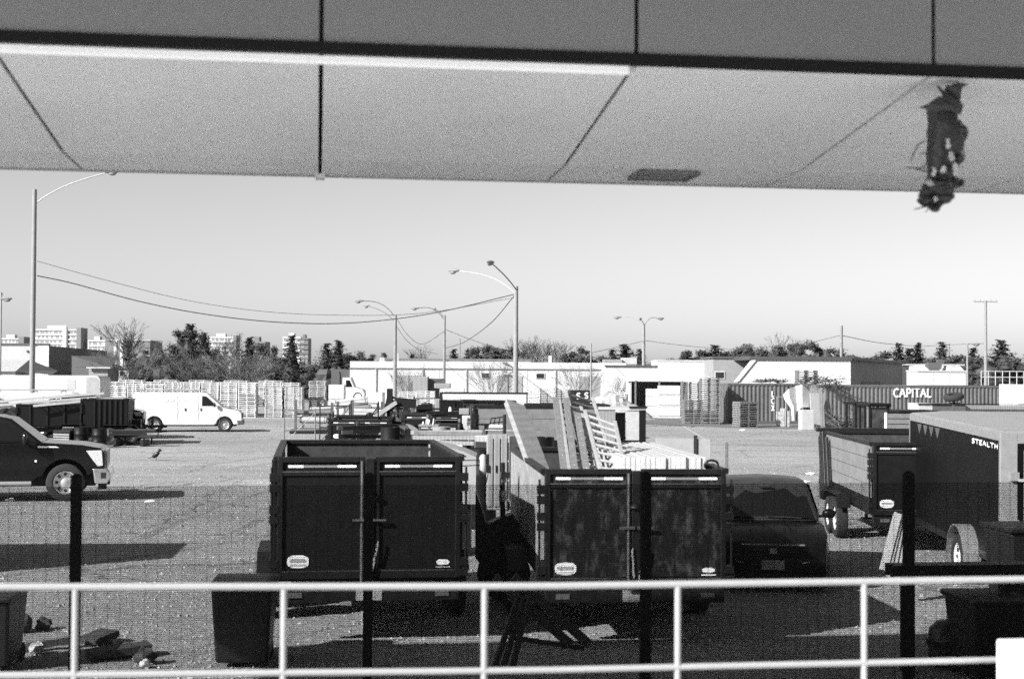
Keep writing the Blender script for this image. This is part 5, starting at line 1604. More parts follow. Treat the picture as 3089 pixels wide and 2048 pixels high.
mb.build('lettering', m_decal, st_, loc=(-.52, -.055, .98))
MB().box(-.5, -.16, -.056, -.051, .89, .92).box(-.50, -.35, -.058, -.051, 1.21, 1.24).box(.25, .42, -.058, -.051, 1.21, 1.24).build('painted_marks', m_decal, st_)
for x in (-.4, .7): wheel(st_, x, .1, .42, .42, .25, 1, m_rimg).rotation_euler = (0, 0, R(-90))
sk = root('dark_skip', 'dark low skip right of the stake bed', 'skip', (P(2770, 1240, 56).x, 56, 0), R(5))
MB().prism([(-.6, .1), (-.75, 1.72), (.75, 1.72), (.6, .1)], 0, 1.4, axis='y').build('tank', m_steel, sk)
MB().box(-.8, .8, -.04, 1.44, 1.72, 1.80).build('rim', m_frame, sk)
gb = root('grey_container_box', 'low grey metal box with a dark right half behind the trailer roof', 'box', (P(2830, 1225, 60).x, 60, 0), R(6))
MB().box(-.85, -.25, 0, 1.2, 0, 2.0).build('pale_half', m_lg, gb)
MB().box(-.249, 1.2, .01, 1.2, 0, 2.0).build('dark_half', mat('dark_half_sheet', .09, .6), gb)
MB().box(1.2, 4.2, .2, 1.2, 0, 1.9).build('long_half', m_gp, gb)
MB().box(-.9, 4.2, -.04, -.0, 1.94, 1.99).build('top_edge', m_frame, gb)
ty_ = root('spare_tyre_stand', 'big black tyre lying on a wheeled stand above the trailer roof', 'tyre', (P(2877, 1205, 57).x, 57, 0))
zt_ = P(2877, 1197, 57).z
MB().lathe([(.20, -.10), (.32, -.12), (.40, -.06), (.41, 0), (.40, .06), (.32, .12), (.20, .10), (.20, -.10)], (0, 0, zt_), n=24).build('tyre', m_tyre, ty_, smooth=True, rot=(0, R(-6), 0)) if False else MB().lathe([(.20, -.10), (.32, -.12), (.40, -.06), (.41, 0), (.40, .06), (.32, .12), (.20, .10), (.20, -.10)], (0, 0, 0), n=24).build('tyre', m_tyre, ty_, loc=(0, 0, zt_), rot=(R(8), R(-8), 0), smooth=True)
MB().box(-.05, .05, -.05, .05, 0, zt_ - .12).cbox((0, 0, zt_ - .25), (.5, .1, .05)).build('stand', m_edge, ty_)
bn = root('white_side_trailer', 'white box with small grey print at the right edge behind the container', 'box', (P(3100, 1200, 79).x + .45, 79, 0), R(8))
MB().box(-1.05, 2.5, 0, 2.2, .7, ZZ(1160, 79, 3060)).build('box', mat('white_box_paint', .8, .5, var=.05), bn, bevel=.03)
pt = MB()
for i in range(8): pt.box(-.55 + i * .13, -.46 + i * .13, -.006, -.001, 1.98, 2.07)
pt.build('print', mat('faded_print', .55, .5), bn)
MB().box(-1.1, 2.5, -.1, -.05, 1.42, 1.47).build('guard_rail', m_frame, bn)
# leaning striped boards before the cargo trailer
lb_ = root('leaning_boards', 'bundle of pale ribbed boards leaning by the fence post', 'boards', (P(2690, 1700, 19.6).x, 19.6, 0))
o_ = Vector(lb_.location)
for k, (xa, xb) in enumerate(((2664, 2708), (2678, 2716), (2693, 2722), (2706, 2730), (2718, 2738))):
    MB().bar(P(xa, 1720, 19.6 + k * .03) - o_, P(xb, 1548 + k * 3, 20.0 + k * .03) - o_, .085 if k else .11, .03, up=(0, -1, .2)).build('board', m_sheet if k % 2 == 0 else m_lg, lb_)
dk = root('dark_plank', 'long dark plank lying low behind the right fence post', 'plank', (P(2900, 1720, 15.2).x, 15.2, 0), R(6))
MB().box(-.75, 1.6, 0, .25, ZZ(1738, 15.2, 2900), ZZ(1703, 15.2, 2900)).build('plank', m_frame, dk)
for x in (-.6, .5, 1.4): MB().box(x, x + .08, .02, .2, 0, ZZ(1738, 15.2, 2900) - .001).build('leg', m_frame, dk)
# dark things near the fence
def wheelie(label, x0, x1, y0, d, h_=None):
    a, b2 = P(x0, y0, d), P(x1, y0, d); w = (b2.x - a.x) / 2; zt_ = a.z
    r = root('wheeled_bin', label, 'bin', ((a.x + b2.x) / 2, d, 0), R(5))
    bm_ = mat('black_bin_plastic', .012, .45, var=.25)
    MB().add([(-w * .86, .0, .06), (w * .86, 0, .06), (w * .86, .6, .06), (-w * .86, .6, .06), (-w, -.08, zt_ - .08), (w, -.08, zt_ - .08), (w, .72, zt_ - .08), (-w, .72, zt_ - .08)],
             [(3, 2, 1, 0), (4, 5, 6, 7), (0, 1, 5, 4), (1, 2, 6, 5), (2, 3, 7, 6), (3, 0, 4, 7)]).build('body', bm_, r, bevel=.03)
    MB().box(-w - .03, w + .03, -.12, .76, zt_ - .08, zt_ - .02).build('lid', bm_, r, bevel=.02)
    for s in (-1, 1): wheel(r, s * w * .8, .62, .1, .1, .05, s, m_frame)
wheelie('large black bin behind the fence, left of the near left trailer', 640, 822, 1752, 15.2)
wheelie('black bin at the far left edge under the rail', -90, 32, 1790, 14.9)
wheelie('tall black bin at the right edge beneath the cargo trailer', 3038, 3220, 1585, 17.0)
wheelie('black bin at the right under the rail, beside the buried round tub', 2925, 3120, 1800, 14.7)
rt_ = root('round_tub', 'dark round tub lying under the rail near the right fence post', 'tub', (P(2865, 1860, 15.6).x, 15.6, 0))
MB().lathe([(0, .50), (.14, .48), (.22, .40), (.24, .25), (.22, 0)], n=20).build('dome', mat('dark_tub_plastic', .035, .3), rt_, smooth=True)
MB().lathe([(.24, .22), (.25, .22), (.25, .28), (.24, .28)], n=20).build('band', m_frame, rt_)
def sawhorse(label, x, d):
    r = root('trestle', label, 'trestle', (P(x, 1850, d).x, d, 0), R(12))
    w_ = mat('dark_trestle_timber', .05, .8, var=.3)
    for (xa, xb) in ((-.35, -.06), (-.25, .0), (-.15, .06)): MB().bar((xa, 0, .02), (xb, .1, .78), .035, .06).build('leg', w_, r)
    for (xa, xb) in ((-.3, .55), (-.1, .75)): MB().bar((xa, .15, 1.0), (xb, .2, .25), .04, .10).build('brace', w_, r)
    MB().bar((-.1, .2, .35), (.7, .25, .20), .05, .05).build('stretcher', w_, r)
sawhorse('dark timber trestle lying folded behind the fence below the rail', 1585, 15.0)
# rubble and planks at the lower left behind the fence
def debris():
    rg = random.Random(21)
    for i, (x, y, d, s, lab) in enumerate(((62, 1880, 17.2, .16, 'dark broken block at the lower left, beside the left bin'), (132, 1880, 17.4, .11, 'small dark block right of the broken one at lower left'), (438, 1965, 15.4, .12, 'dark upright stone stub left of the large black bin'), (440, 1985, 15.2, .07, 'white crumpled scrap in front of the stone stub'), (110, 1940, 15.9, .09, 'pale broken chip beside the lower left plank'))):
        c = P(x, y, d)
        mb = MB().blob((0, 0, s * .7), s, s * .8, s * .8, 8, 6, .25, rg)
        o = mb.build('rubble_block', mat('pale_scrap', .5, .7) if 'white' in lab or 'pale' in lab else mat('dark_block', .04, .8, var=.4, scale=9), None, (c.x, d, 0))
        tag(o, lab, 'rubble')
    for (xa, ya, xb, yb, d, lab) in ((60, 1960, 205, 1905, 16.0, 'grey plank lying at the lower left below the rail'), (265, 1935, 430, 1960, 15.6, 'dark flat board lying in the middle of the left rail bay'), (270, 1905, 310, 1902, 16.4, 'short pale batten above the dark flat board')):
        a = Vector((P(xa, ya, d).x, d, .06)); b2 = Vector((P(xb, yb, d).x, d + .3, .10))
        r = root('loose_plank', lab, 'plank', a)
        MB().bar((0, 0, 0), b2 - a, .28 if 'flat' in lab else .12, .08).build('plank', m_palg if 'dark' not in lab else mat('dark_block', .04, .8), r)
debris()
# crow and litter on the lot
cw = root('crow', 'small black crow standing on the open tarmac', 'bird', (P(470, 1394, 50.5).x, 50.5, 0), R(-100))
MB().blob((0, 0, 0), .07, .17, .085, 10, 7).build('body', m_frame, cw, loc=(0, 0, .2), rot=(R(38), 0, 0))
MB().blob((0, .14, .36), .05, .065, .055, 8, 6).tube((0, .19, .355), (0, .27, .34), .018, 6, .003).build('head', m_frame, cw)
MB().add([(-.03, -.1, .12), (.03, -.1, .12), (.04, -.28, .06), (-.04, -.28, .06), (-.03, -.1, .14), (.03, -.1, .14), (.04, -.28, .07), (-.04, -.28, .07)], [(3, 2, 1, 0), (4, 5, 6, 7), (0, 1, 5, 4), (1, 2, 6, 5), (2, 3, 7, 6), (3, 0, 4, 7)]).build('tail', m_frame, cw)
MB().tube((-.03, 0, 0), (-.03, 0, .12), .008, 5).tube((.03, .03, 0), (.03, .03, .12), .008, 5).build('legs', m_frame, cw)
rgl = random.Random(9)
for (x, y, lab) in ((32, 1510, 'white paper scrap on the tarmac under the pickup'), (455, 1515, 'flattened pale paper on the tarmac right of the pickup wheel'), (2445, 1430, 'white plastic scrap on the tarmac left of the board-sided trailer'), (2430, 1455, 'white plastic scrap beside the black car roof'), (2100, 1276, 'pale litter strip on the paving before the low pallet stack'), (2240, 1298, 'larger pale litter strip on the tarmac right of the sheets'), (1960, 1258, 'pale crumpled wrap beside the wrapped loads'), (2195, 1265, 'small pale scrap before the tallest pallet stack')):
    d = EYE * F_PX / max(40, (y - 1126 - (x - CX) * _sr))
    c = P(x, y, d)
    o = MB().blob((0, 0, .03), rgl.uniform(.07, .18), .08, .05, 8, 5, .3, rgl).build('litter', mat('white_litter', .75, .6), None, (c.x, d, 0))
    tag(o, lab, 'litter')
m_line = mat('faded_line_paint', .38, .8, var=.3, scale=3)
for i, (a, b2) in enumerate((((500, 1412), (590, 1413)), ((1990, 1284), (2130, 1291)), ((2060, 1285), (2140, 1330)))):
    pts = []
    for (x, y) in (a, b2):
        d = EYE * F_PX / (y - 1126 - (x - CX) * _sr)
        q = P(x, y, d); pts.append(Vector((q.x, q.y, .006)))
    o = MB().bar(pts[0], pts[1], .07, .004).build('painted_line', m_line)
    tag(o, kind='structure')
# ------------------------------------------------------------------ poles, lamps and cables
m_conc = mat('concrete_pole', .22, .8, var=.1, scale=3)
m_wood = mat('weathered_pole', .2, .85, var=.2, scale=3)
m_lampm = mat('lamp_housing', .22, .45, var=.1)
def pole(label, x, ytop, d, r0, r1, arms=(), m_=None, tee=None, cat='street lamp', name='lamp_pole'):
    top = P(x, ytop, d)
    r = root(name, label, cat, (top.x, d, 0))
    o = Vector(r.location)
    MB().tube((0, 0, 0), (0, 0, top.z), r0, 14, r1).build('pole', m_ or m_conc, r, smooth=True)
    for (bx_, by, hx, hy, bow, dd, m2) in arms:
        a = P(bx_, by, d) - o; h = P(hx, hy, d + dd) - o
        pts = []
        for i in range(9):
            f_ = i / 8
            q = a.lerp(h, f_); q.z += bow * math.sin(math.pi * f_ ** .8) * .9
            pts.append(q)
        ao = MB().path(pts, .034, 7).build('arm', m2, r, smooth=True)
        dv = (pts[-1] - pts[-2]).normalized()
        hd = MB().blob((0, 0, 0), .42, .17, .10, 12, 7)
        hd.blob((.08, 0, -.09), .22, .14, .12, 10, 6)
        an = math.atan2(h.y - a.y, h.x - a.x)
        hd.build('lamp_head', m_lampm, r, loc=h + dv * .3, rot=(0, 0, an), smooth=True)
    if tee:
        w, dz = tee
        MB().box(-w, w, -.04, .04, top.z - dz - .05, top.z - dz + .05).build('crossarm', m_ or m_conc, r)
        for s in (-.9, -.45, .45, .9): MB().tube((s * w, 0, top.z - dz + .05), (s * w, 0, top.z - dz + .2), .03, 6).build('insulator', m_lampm, r)
    return r
m_armd = mat('dark_lamp_arm', .12, .5); m_arml = mat('pale_lamp_arm', .38, .45)
pole('tall concrete pole at the left with one arm reaching under the canopy', 105, 572, 74, .15, .11, [(110, 612, 318, 523, .25, 0, m_arml)])
pole('nearest street lamp with a dark and a pale arm, in the centre', 1557, 864, 80, .16, .12, [(1558, 876, 1486, 797, .12, -3, m_armd), (1552, 882, 1382, 818, .38, 2, m_arml)])
pole('wooden street lamp with two arms left of the centre', 1193, 950, 119, .17, .12, [(1192, 958, 1094, 908, .6, 0, m_armd), (1192, 972, 1112, 924, .3, 3, m_armd)], m_wood)
pole('slim wooden lamp pole standing behind the white building front', 1341, 951, 132, .15, .11, [(1340, 966, 1262, 929, .6, 0, m_armd), (1340, 962, 1312, 932, .2, 5, m_armd)], m_wood)
pole('street lamp with three heads right of the centre', 1942, 977, 140, .19, .14, [(1940, 985, 1872, 956, .5, 0, m_arml), (1944, 982, 1982, 959, .4, 0, m_armd), (1942, 980, 1932, 962, .1, -4, m_armd)])
pole('plain post standing above the white building roof at right', 2538, 982, 118, .13, .12, cat='pole', name='plain_pole', m_=m_wood)
pole('tall pole with a flat crossbar at the far right', 2973, 907, 125, .16, .11, tee=(1.05, .1), cat='pole', name='crossbar_pole')
pole('thin lamp pole left of the crossbar pole', 2918, 1036, 122, .1, .08, [(2918, 1038, 2932, 1037, .02, 0, m_armd)])
pole('thin pale post before the white building, left of the shed', 1783, 1036, 125, .08, .06, cat='pole', name='plain_pole')
pole('small utility pole with crossbar among the right spruces', 2776, 1040, 200, .15, .12, tee=(.8, .2), cat='pole', name='utility_pole', m_=m_wood)
pole('second small utility pole right of the boxed white trailer', 2863, 1036, 230, .15, .12, tee=(.7, .2), cat='pole', name='utility_pole', m_=m_wood)
pole('thin distant pole left of the central street lamp', 1387, 1022, 220, .13, .1, cat='pole', name='utility_pole', m_=m_wood)
pole('leaning lamp mast cut by the left edge of the picture', 4, 882, 90, .07, .05, [(4, 884, 9, 890, 0, 0, m_armd)])

def cable(label, pts, r_=.022, sag=None):
    w = [P(*p) for p in pts]
    out = []
    n = 10
    ex = [w[0] * 2 - w[1]] + w + [w[-1] * 2 - w[-2]]
    for i in range(1, len(ex) - 2):
        p0, p1, p2, p3 = ex[i - 1], ex[i], ex[i + 1], ex[i + 2]
        for k in range(n):
            t = k / n
            out.append(0.5 * ((2 * p1) + (p2 - p0) * t + (2 * p0 - 5 * p1 + 4 * p2 - p3) * t * t + (3 * p1 - p0 - 3 * p2 + p3) * t ** 3))
    out.append(w[-1])
    o = MB().path([p - w[0] for p in out], r_, 5).build('overhead_cable', mat('black_cable', .06, .7), None, w[0])
    tag(o, label, 'cable', 'overhead cables')
cable('thick cable sagging from the left pole to the central lamp', [(112, 832, 74), (220, 855, 75), (420, 909, 76), (620, 948, 77), (840, 972, 78), (1060, 974, 79), (1300, 946, 79.5), (1552, 888, 80)], .028)
cable('thin upper cable sagging from the left pole to the central lamp', [(112, 788, 74), (300, 840, 75), (560, 905, 77), (800, 940, 78), (1040, 951, 79), (1280, 944, 80), (1552, 898, 80)], .014)
cable('cable dropping from the central lamp to the slim pole', [(1552, 892, 80), (1480, 975, 95), (1400, 1032, 115), (1344, 1050, 132)], .03)
cable('thin cable from the second lamp dipping to the slim pole', [(1196, 960, 119), (1230, 1010, 122), (1275, 1038, 126), (1340, 1000, 132)], .02)
cable('thin lower cable from the second lamp falling right', [(1196, 985, 119), (1230, 1030, 125), (1270, 1056, 135), (1320, 1068, 145)], .02)
cable('thin cable from the slim pole falling right towards the evergreens', [(1346, 995, 132), (1420, 1024, 150), (1500, 1050, 165), (1600, 1076, 180)], .025)
cable('thin cable from the three-headed lamp to the thin post', [(1940, 1029, 140), (1860, 1048, 134), (1784, 1064, 125)], .025)
cable('thin cable from the three-headed lamp towards the right', [(1944, 1027, 140), (2060, 1042, 150), (2200, 1052, 160), (2400, 1040, 140), (2536, 1012, 118)], .022)
cable('faint cable running level across the far right', [(2538, 1012, 118), (2660, 1035, 150), (2776, 1044, 200), (2863, 1040, 230), (2973, 1036, 240)], .03)

# ------------------------------------------------------------------ buildings
m_wall_w = mat('white_painted_wall', .54, .7, var=.06, scale=.5, dirt=.3, dscale=.8, dval=.36)
m_wall_l = mat('light_stucco', .40, .8, var=.08, scale=.5)
m_brick = mat('grey_brick_and_shade', .26, .85, var=.12, scale=1.5, stripes=('Z', 6, .15, .3))
m_dark = mat('dark_cladding_and_shade', .085, .7, var=.12, scale=.6)
m_roofd = mat('dark_shingle', .075, .85, var=.2, scale=4)
m_capd = mat('dark_roof_cap', .06, .6)
m_win = mat('window_glass_far', .03, .15, var=.4, scale=1)
def windows(parent, items, axis='y', frame=None):
    """items (x0, x1, z0, z1, y)"""
    for (x0, x1, z0, z1, y) in items:
        w = MB().box(x0, x1, y - .06, y - .01, z0, z1).build('window', frame or m_wall_w, parent)
        MB().box(x0 + .07, x1 - .07, y - .075, y - .061, z0 + .07, z1 - .07).build('pane', m_win, w)
# left industrial building
D = 150
c = P(145, 1200, D)
lb2 = root('left_warehouse', 'flat-roofed warehouse with pale front and dark side at the left edge', 'building', (c.x, D, 0))
zt_ = ZZ(1043, D, 145)
MB().box(-30, 0, 0, .3, 0, zt_).build('front_wall', m_wall_l, lb2)
e = P(322, 1200, 196)
sv = Vector((e.x - c.x, 196 - D, 0))
MB().add([(0, .31, 0), (sv.x, sv.y, 0), (sv.x - 1, sv.y + .3, 0), (-.3, .6, 0), (0, .31, zt_), (sv.x, sv.y, zt_ + .15), (sv.x - 1, sv.y + .3, zt_), (-.3, .6, zt_)], [(0, 1, 5, 4), (1, 2, 6, 5), (4, 5, 6, 7), (2, 3, 7, 6), (3, 0, 4, 7)]).build('side_wall', m_dark, lb2)  # side turned from the sun; its shade is put into the dark colour
MB().box(-30, .05, -.06, .36, zt_, zt_ + .25).build('parapet_cap', m_capd, lb2)
MB().box(-1.1, .02, -.05, -.001, 0, zt_ - .01).build('corner_pilaster', mat('pale_pilaster', .55, .8), lb2)
MB().box(-2.4, -1.9, -.2, -.01, zt_ - 2.9, zt_ - 2.5).build('wall_lamp', m_capd, lb2)
MB().box(-2.3, -2.1, -.15, -.01, zt_ - .7, zt_ - .5).build('wall_lamp', m_capd, lb2)
# small gabled annex beside it
D = 146
a, b2 = P(215, 1200, D), P(330, 1200, D)
an = root('gabled_annex', 'small gabled annex with dark roof and door before the warehouse side', 'building', (b2.x, D, 0))
w = b2.x - a.x
zr, ze = ZZ(1073, D, 220), ZZ(1108, D, 330)
MB().box(-w * .55, -.2, 0, 4, 0, ze).build('wall', m_brick, an)
MB().add([(-w, .3, ze + .0), (-w, 4, zr), (-.1, 4, zr), (.15, -.35, ze), (-w * .55, -.35, ze), (-w, -.1, zr)], [(5, 4, 3, 2), (5, 2, 1), (0, 1, 2, 3)]).build('roof', m_roofd, an)
MB().box(-w, -w * .55, .0, 4, 0, ze).build('side_wall', m_dark, an)
MB().add([(-w, .0, ze), (-w * .55, -.05, ze), (-w, -.05, zr)], [(0, 1, 2)]).build('gable', m_dark, an)
MB().box(-w * .58, .2, -.5, -.3, ze - .12, ze + .02).build('gutter', m_wall_l, an)
MB().box(-1.5, -.75, -.05, .02, 0, 2.4).build('door', m_capd, an)
# low hut at the left edge
D = 132
ht = root('ribbed_hut', 'low hut with a pale ribbed roof at the left edge', 'building', (P(45, 1200, D).x, D, 0))
z0_, z1_ = ZZ(1120, D, 0), ZZ(1084, D, 0)
MB().box(-6, 0, 0, 4, 0, z0_).build('wall', m_wall_l, ht)
MB().add([(-6, -.3, z0_), (0.1, -.3, z0_), (.6, 2, z1_), (-6, 2, z1_)], [(0, 1, 2, 3)]).build('roof', mat('ribbed_roof', .38, .6, stripes=('X', 5, .25, .2)), ht)
MB().add([(.1, -.3, z0_), (2.9, 1.5, z0_ - .3), (3.0, 3, z0_ + .1), (.6, 2, z1_)], [(0, 1, 2, 3)]).build('canopy_roof', m_dark, ht)
MB().box(.3, 2.9, 1.0, 3, 0, z0_ - .4).build('dark_bay', m_capd, ht)
MB().box(1.2, 2.4, .6, .95, 0, z0_ - .9).build('stored_box', m_wall_l, ht)

# long white building in the centre
D = 140
c = P(1055, 1200, D); e = P(1990, 1200, D + 4)
wbld = root('white_depot', 'long low white building stretching behind the yard in the centre', 'building', (c.x, D, 0))
Lw = e.x - c.x; ang = math.atan2(4, Lw)
wbld.rotation_euler = (0, 0, ang)
zt_ = ZZ(1106, D, 1060)
nseg = 7
for k in range(nseg):
    MB().box(k * Lw / nseg, (k + 1) * Lw / nseg - .03, 0, .3, 0, zt_ - .22).build('wall_bay', m_wall_w, wbld)
MB().box(-.1, Lw, -.08, .4, zt_ - .2, zt_ - .1).build('roof_edge', mat('grey_roof_edge', .16, .7), wbld)
MB().box(0.02, Lw * .9, .5, .8, zt_ - .1, zt_ + .55).build('parapet', m_wall_w, wbld)
MB().box(-1.8, 0, .35, 9, 0, zt_ - .25).build('dark_end', m_dark, wbld)
MB().box(3.2, Lw * .62, 8, 8.4, 0, ZZ(1082, D + 8, 1200)).build('rear_block', m_wall_w, wbld)
MB().box(3.2, Lw * .62, 7.9, 7.99, ZZ(1082, D + 8, 1200) - .12, ZZ(1082, D + 8, 1200) + .05).build('rear_cap', mat('grey_roof_edge', .16, .7), wbld)
MB().box(.5, Lw, .9, 7.8, zt_ - .2, zt_ - .12).build('roof', mat('roof_gravel', .4, .9), wbld)
rg = random.Random(8)
for (x0, x1, y0, y1, m2) in ((1158, 1172, 1078, 1100, m_lg), (1176, 1194, 1084, 1100, m_dark), (1200, 1216, 1066, 1100, m_lg), (1360, 1366, 1085, 1106, m_dark), (1676, 1684, 1072, 1108, m_wall_w), (1640, 1662, 1098, 1106, m_wall_w), (1627, 1630, 1090, 1108, m_dark), (1700, 1715, 1100, 1108, m_lg)):
    a, b2 = P(x0, y1, D + 3), P(x1, y0, D + 3)
    MB().box(a.x - c.x, b2.x - c.x, 3, 3.6, zt_ - .1, b2.z).build('roof_unit', m2, wbld, bevel=.03)
for f_ in (.08, .23, .37, .52, .66, .81):
    MB().box(Lw * f_, Lw * f_ + .12, -.10, -.002, .1, zt_ - .22).build('downpipe', m_lg, wbld)
for f_ in (.14, .47, .74):
    MB().box(Lw * f_, Lw * f_ + 2.6, -.05, -.001, 0, 2.9).build('loading_door', mat('loading_door_grey', .34, .6, stripes=('Z', 2.5, .3, .2)), wbld)
windows(wbld, [(Lw * .42 + i * 5.5, Lw * .42 + i * 5.5 + .9, zt_ - 1.1, zt_ - .5, 0) for i in range(2)])
# brick rooftop block behind
D = 160
a, b2 = P(1822, 1100, D), P(1922, 1100, D)
rb = root('brick_roof_block', 'small grey brick block on the roof left of the three-headed lamp', 'building', (a.x, D, 0))
MB().box(0, (b2.x - a.x) * .55, 0, 3, 0, ZZ(1084, D, 1860)).build('wall', m_brick, rb)
MB().box((b2.x - a.x) * .56, (b2.x - a.x), .4, 3, 0, ZZ(1079, D, 1900)).build('plant_room', m_lg, rb)
MB().box(-.1, (b2.x - a.x) * 1.6, -.3, -.1, ZZ(1101, D, 1860), ZZ(1098, D, 1860)).build('ledge', m_capd, rb)
# second white building
D = 128
a, b2 = P(1985, 1100, D), P(2152, 1100, D)
w2 = root('white_annex', 'plain white annex wall between the shed and the brick hall', 'building', (a.x, D, 0))
MB().box(0, b2.x - a.x, 0, 6, 0, ZZ(1090, D, 2060)).build('wall', m_wall_w, w2)
MB().box(-.05, b2.x - a.x, -.06, 6, ZZ(1090, D, 2060), ZZ(1086, D, 2060)).build('roof_cap', m_lg, w2)
MB().box(-4.7, 0, .2, 6, 0, ZZ(1107, D, 1900)).build('low_wall', m_wall_w, w2)
MB().box(-4.8, 0, .1, .19, ZZ(1107, D, 1900), ZZ(1102, D, 1900)).build('low_cap', m_capd, w2)
# brick hall with a white front part
D = 122
a, b2 = P(2152, 1100, D), P(2310, 1100, D)
bh = root('brick_hall', 'grey brick hall with a small white-framed window behind the pallets', 'building', (a.x, D, 0))
zt_ = ZZ(1082, D, 2200)
MB().box(0, b2.x - a.x, 0, 8, 0, zt_).build('wall', m_brick, bh)
MB().box(-.1, (b2.x - a.x), -.1, 8, zt_ + .002, zt_ + .2).build('roof_cap', m_capd, bh)
q0, q1 = P(2152, 1143, D), P(2186, 1120, D)
windows(bh, [(q0.x - a.x + .1, q1.x - a.x, q0.z, q1.z, 0)])
D = 114
a, b2 = P(2268, 1100, D), P(2566, 1100, D)
wh = root('white_hall', 'white hall wall with a slanted left edge above the containers', 'building', (a.x, D, 0))
zt_ = ZZ(1086, D, 2400); W_ = b2.x - a.x
MB().prism([(-1.1, 0), (-1.05, ZZ(1150, D, 2240)), (.35, zt_), (W_, zt_), (W_, 0)], 0, .4, axis='y').build('front_wall', m_wall_w, wh)
MB().prism([(-1.4, ZZ(1152, D, 2240)), (-1.05, ZZ(1150, D, 2240)), (.35, zt_), (-.02, zt_)], -.12, .3, axis='y').build('slanted_edge', m_wall_w, wh)
MB().box(-.2, W_ + .1, -.15, 8, zt_ + .001, zt_ + .28).build('roof_cap', m_capd, wh)
e = P(2722, 1100, 150)
sv = Vector((e.x - b2.x, 150 - D, 0))
MB().add([(W_, .41, 0), (W_ + sv.x, sv.y, 0), (W_ + sv.x, sv.y, zt_), (W_, .41, zt_), (W_ - .3, .7, 0), (W_ - .3, .7, zt_), (W_ + sv.x - .5, sv.y + .3, 0), (W_ + sv.x - .5, sv.y + .3, zt_)], [(0, 1, 2, 3), (3, 2, 7, 5), (1, 6, 7, 2)]).build('side_wall', m_brick, wh)  # the white hall's shaded side, its shade put into the grey colour
MB().bar((W_ + .12, .2, zt_ + .14), (W_ + sv.x + .12, sv.y, zt_ + .14), .4, .27).build('side_cap', m_capd, wh)
MB().bar(Vector((W_, .41, 1.6)) + sv * .18 + Vector((.05, 0, 0)), Vector((W_, .41, 1.6)) + sv * .62 + Vector((.05, 0, 0)), .06, 2.0).build('loading_bay', m_capd, wh)
dkb = root('dark_gate_block', 'dark flat block between the white hall and the white box trailer', 'building', (P(2720, 1100, 152).x, 152, 0))
MB().box(0, 6.5, 0, 5, 0, ZZ(1102, 152, 2760)).build('wall', m_capd, dkb)
MB().box(-.2, 6.7, -.1, 5, ZZ(1102, 152, 2760), ZZ(1098, 152, 2760)).build('roof_slab', m_lg, dkb)
wt_ = root('white_box_trailer', 'white box trailer with a loaded roof rack beyond the lettered container', 'trailer', (P(2768, 1150, 104).x, 104, 0), R(4))
Wt = P(2918, 1150, 104).x - P(2768, 1150, 104).x
zt_ = ZZ(1122, 104, 2840)
for k in range(3): MB().box(k * Wt / 3, (k + 1) * Wt / 3 - .02, 0, 2.3, .9, zt_).build('side_panel', m_wall_w, wt_)
MB().box(-.05, Wt + .05, -.05, 2.35, zt_ + .001, zt_ + .12).build('roof_rail', m_lg, wt_)
MB().prism([(.05, zt_ + .13), (.1, zt_ + .42), (.6, zt_ + .48), (1.0, zt_ + .13)], .3, 2, axis='y').prism([(2.4, zt_ + .13), (2.5, zt_ + .45), (3.3, zt_ + .45), (3.6, zt_ + .13)], .3, 2, axis='y').build('white_bundle', m_wall_w, wt_)
MB().cbox((1.5, .8, zt_ + .45), (1.0, .6, .5)).cbox((2.0, .8, zt_ + .75), (.5, .3, .35)).build('dark_gear', m_dark, wt_)
MB().box(.1, Wt - .1, .2, 2.1, .3, .9).build('chassis', m_capd, wt_)
for x in (.8, Wt - .8): wheel(wt_, x, .3, .48, .48, .3, 1, m_rimg).rotation_euler = (0, 0, R(-90))
br = root('pipe_railing', 'thin pale pipe railing far back at the right edge', 'railing', (P(2960, 1140, 110).x, 110, 0))
for i in range(7): MB().tube((i * .55, 0, 0), (i * .55, 0, ZZ(1120, 110, 3000)), .035, 6).build('post', m_lg, br)
for z in (0, .45): MB().tube((0, 0, ZZ(1120, 110, 3000) - z), (3.3, 0, ZZ(1120, 110, 3000) - z), .035, 6).build('rail', m_lg, br)
# little house between the trees
D = 170
a, b2 = P(884, 1150, D), P(968, 1150, D)
hs = root('bungalow', 'small bungalow with a dark hip roof between the spruces', 'house', (a.x, D, 0))
w = b2.x - a.x; ze, zr = ZZ(1120, D, 920), ZZ(1100, D, 920)
MB().box(.1, w - .1, .3, 5, 0, ze).build('wall', m_brick, hs)
MB().add([(-.2, 0, ze), (w + .2, 0, ze), (w + .2, 5.3, ze), (-.2, 5.3, ze), (w * .3, 2.6, zr), (w * .7, 2.6, zr)], [(0, 1, 5, 4), (1, 2, 5), (2, 3, 4, 5), (3, 0, 4), (3, 2, 1, 0)]).build('roof', m_roofd, hs)
windows(hs, [(w * .45, w * .62, ze - 1.2, ze - .2, .3), (w * .66, w * .78, ze - 1.2, ze - .2, .3)])
# small white house far left between the bushes
hw = root('white_gable_end', 'pale house wall with a window beside the bare shrub', 'house', (P(336, 1150, 165).x, 165, 0))
MB().box(-.6, 2.0, 0, 4, 0, ZZ(1112, 165, 345)).build('wall', m_lg, hw)
windows(hw, [(.0, .8, ZZ(1135, 165, 345), ZZ(1118, 165, 345), 0), (.9, 1.5, ZZ(1135, 165, 345), ZZ(1118, 165, 345), 0)])
MB().box(-.8, 2.2, -.2, 4.2, ZZ(1112, 165, 345), ZZ(1110, 165, 345)).build('roof', m_roofd, hw)
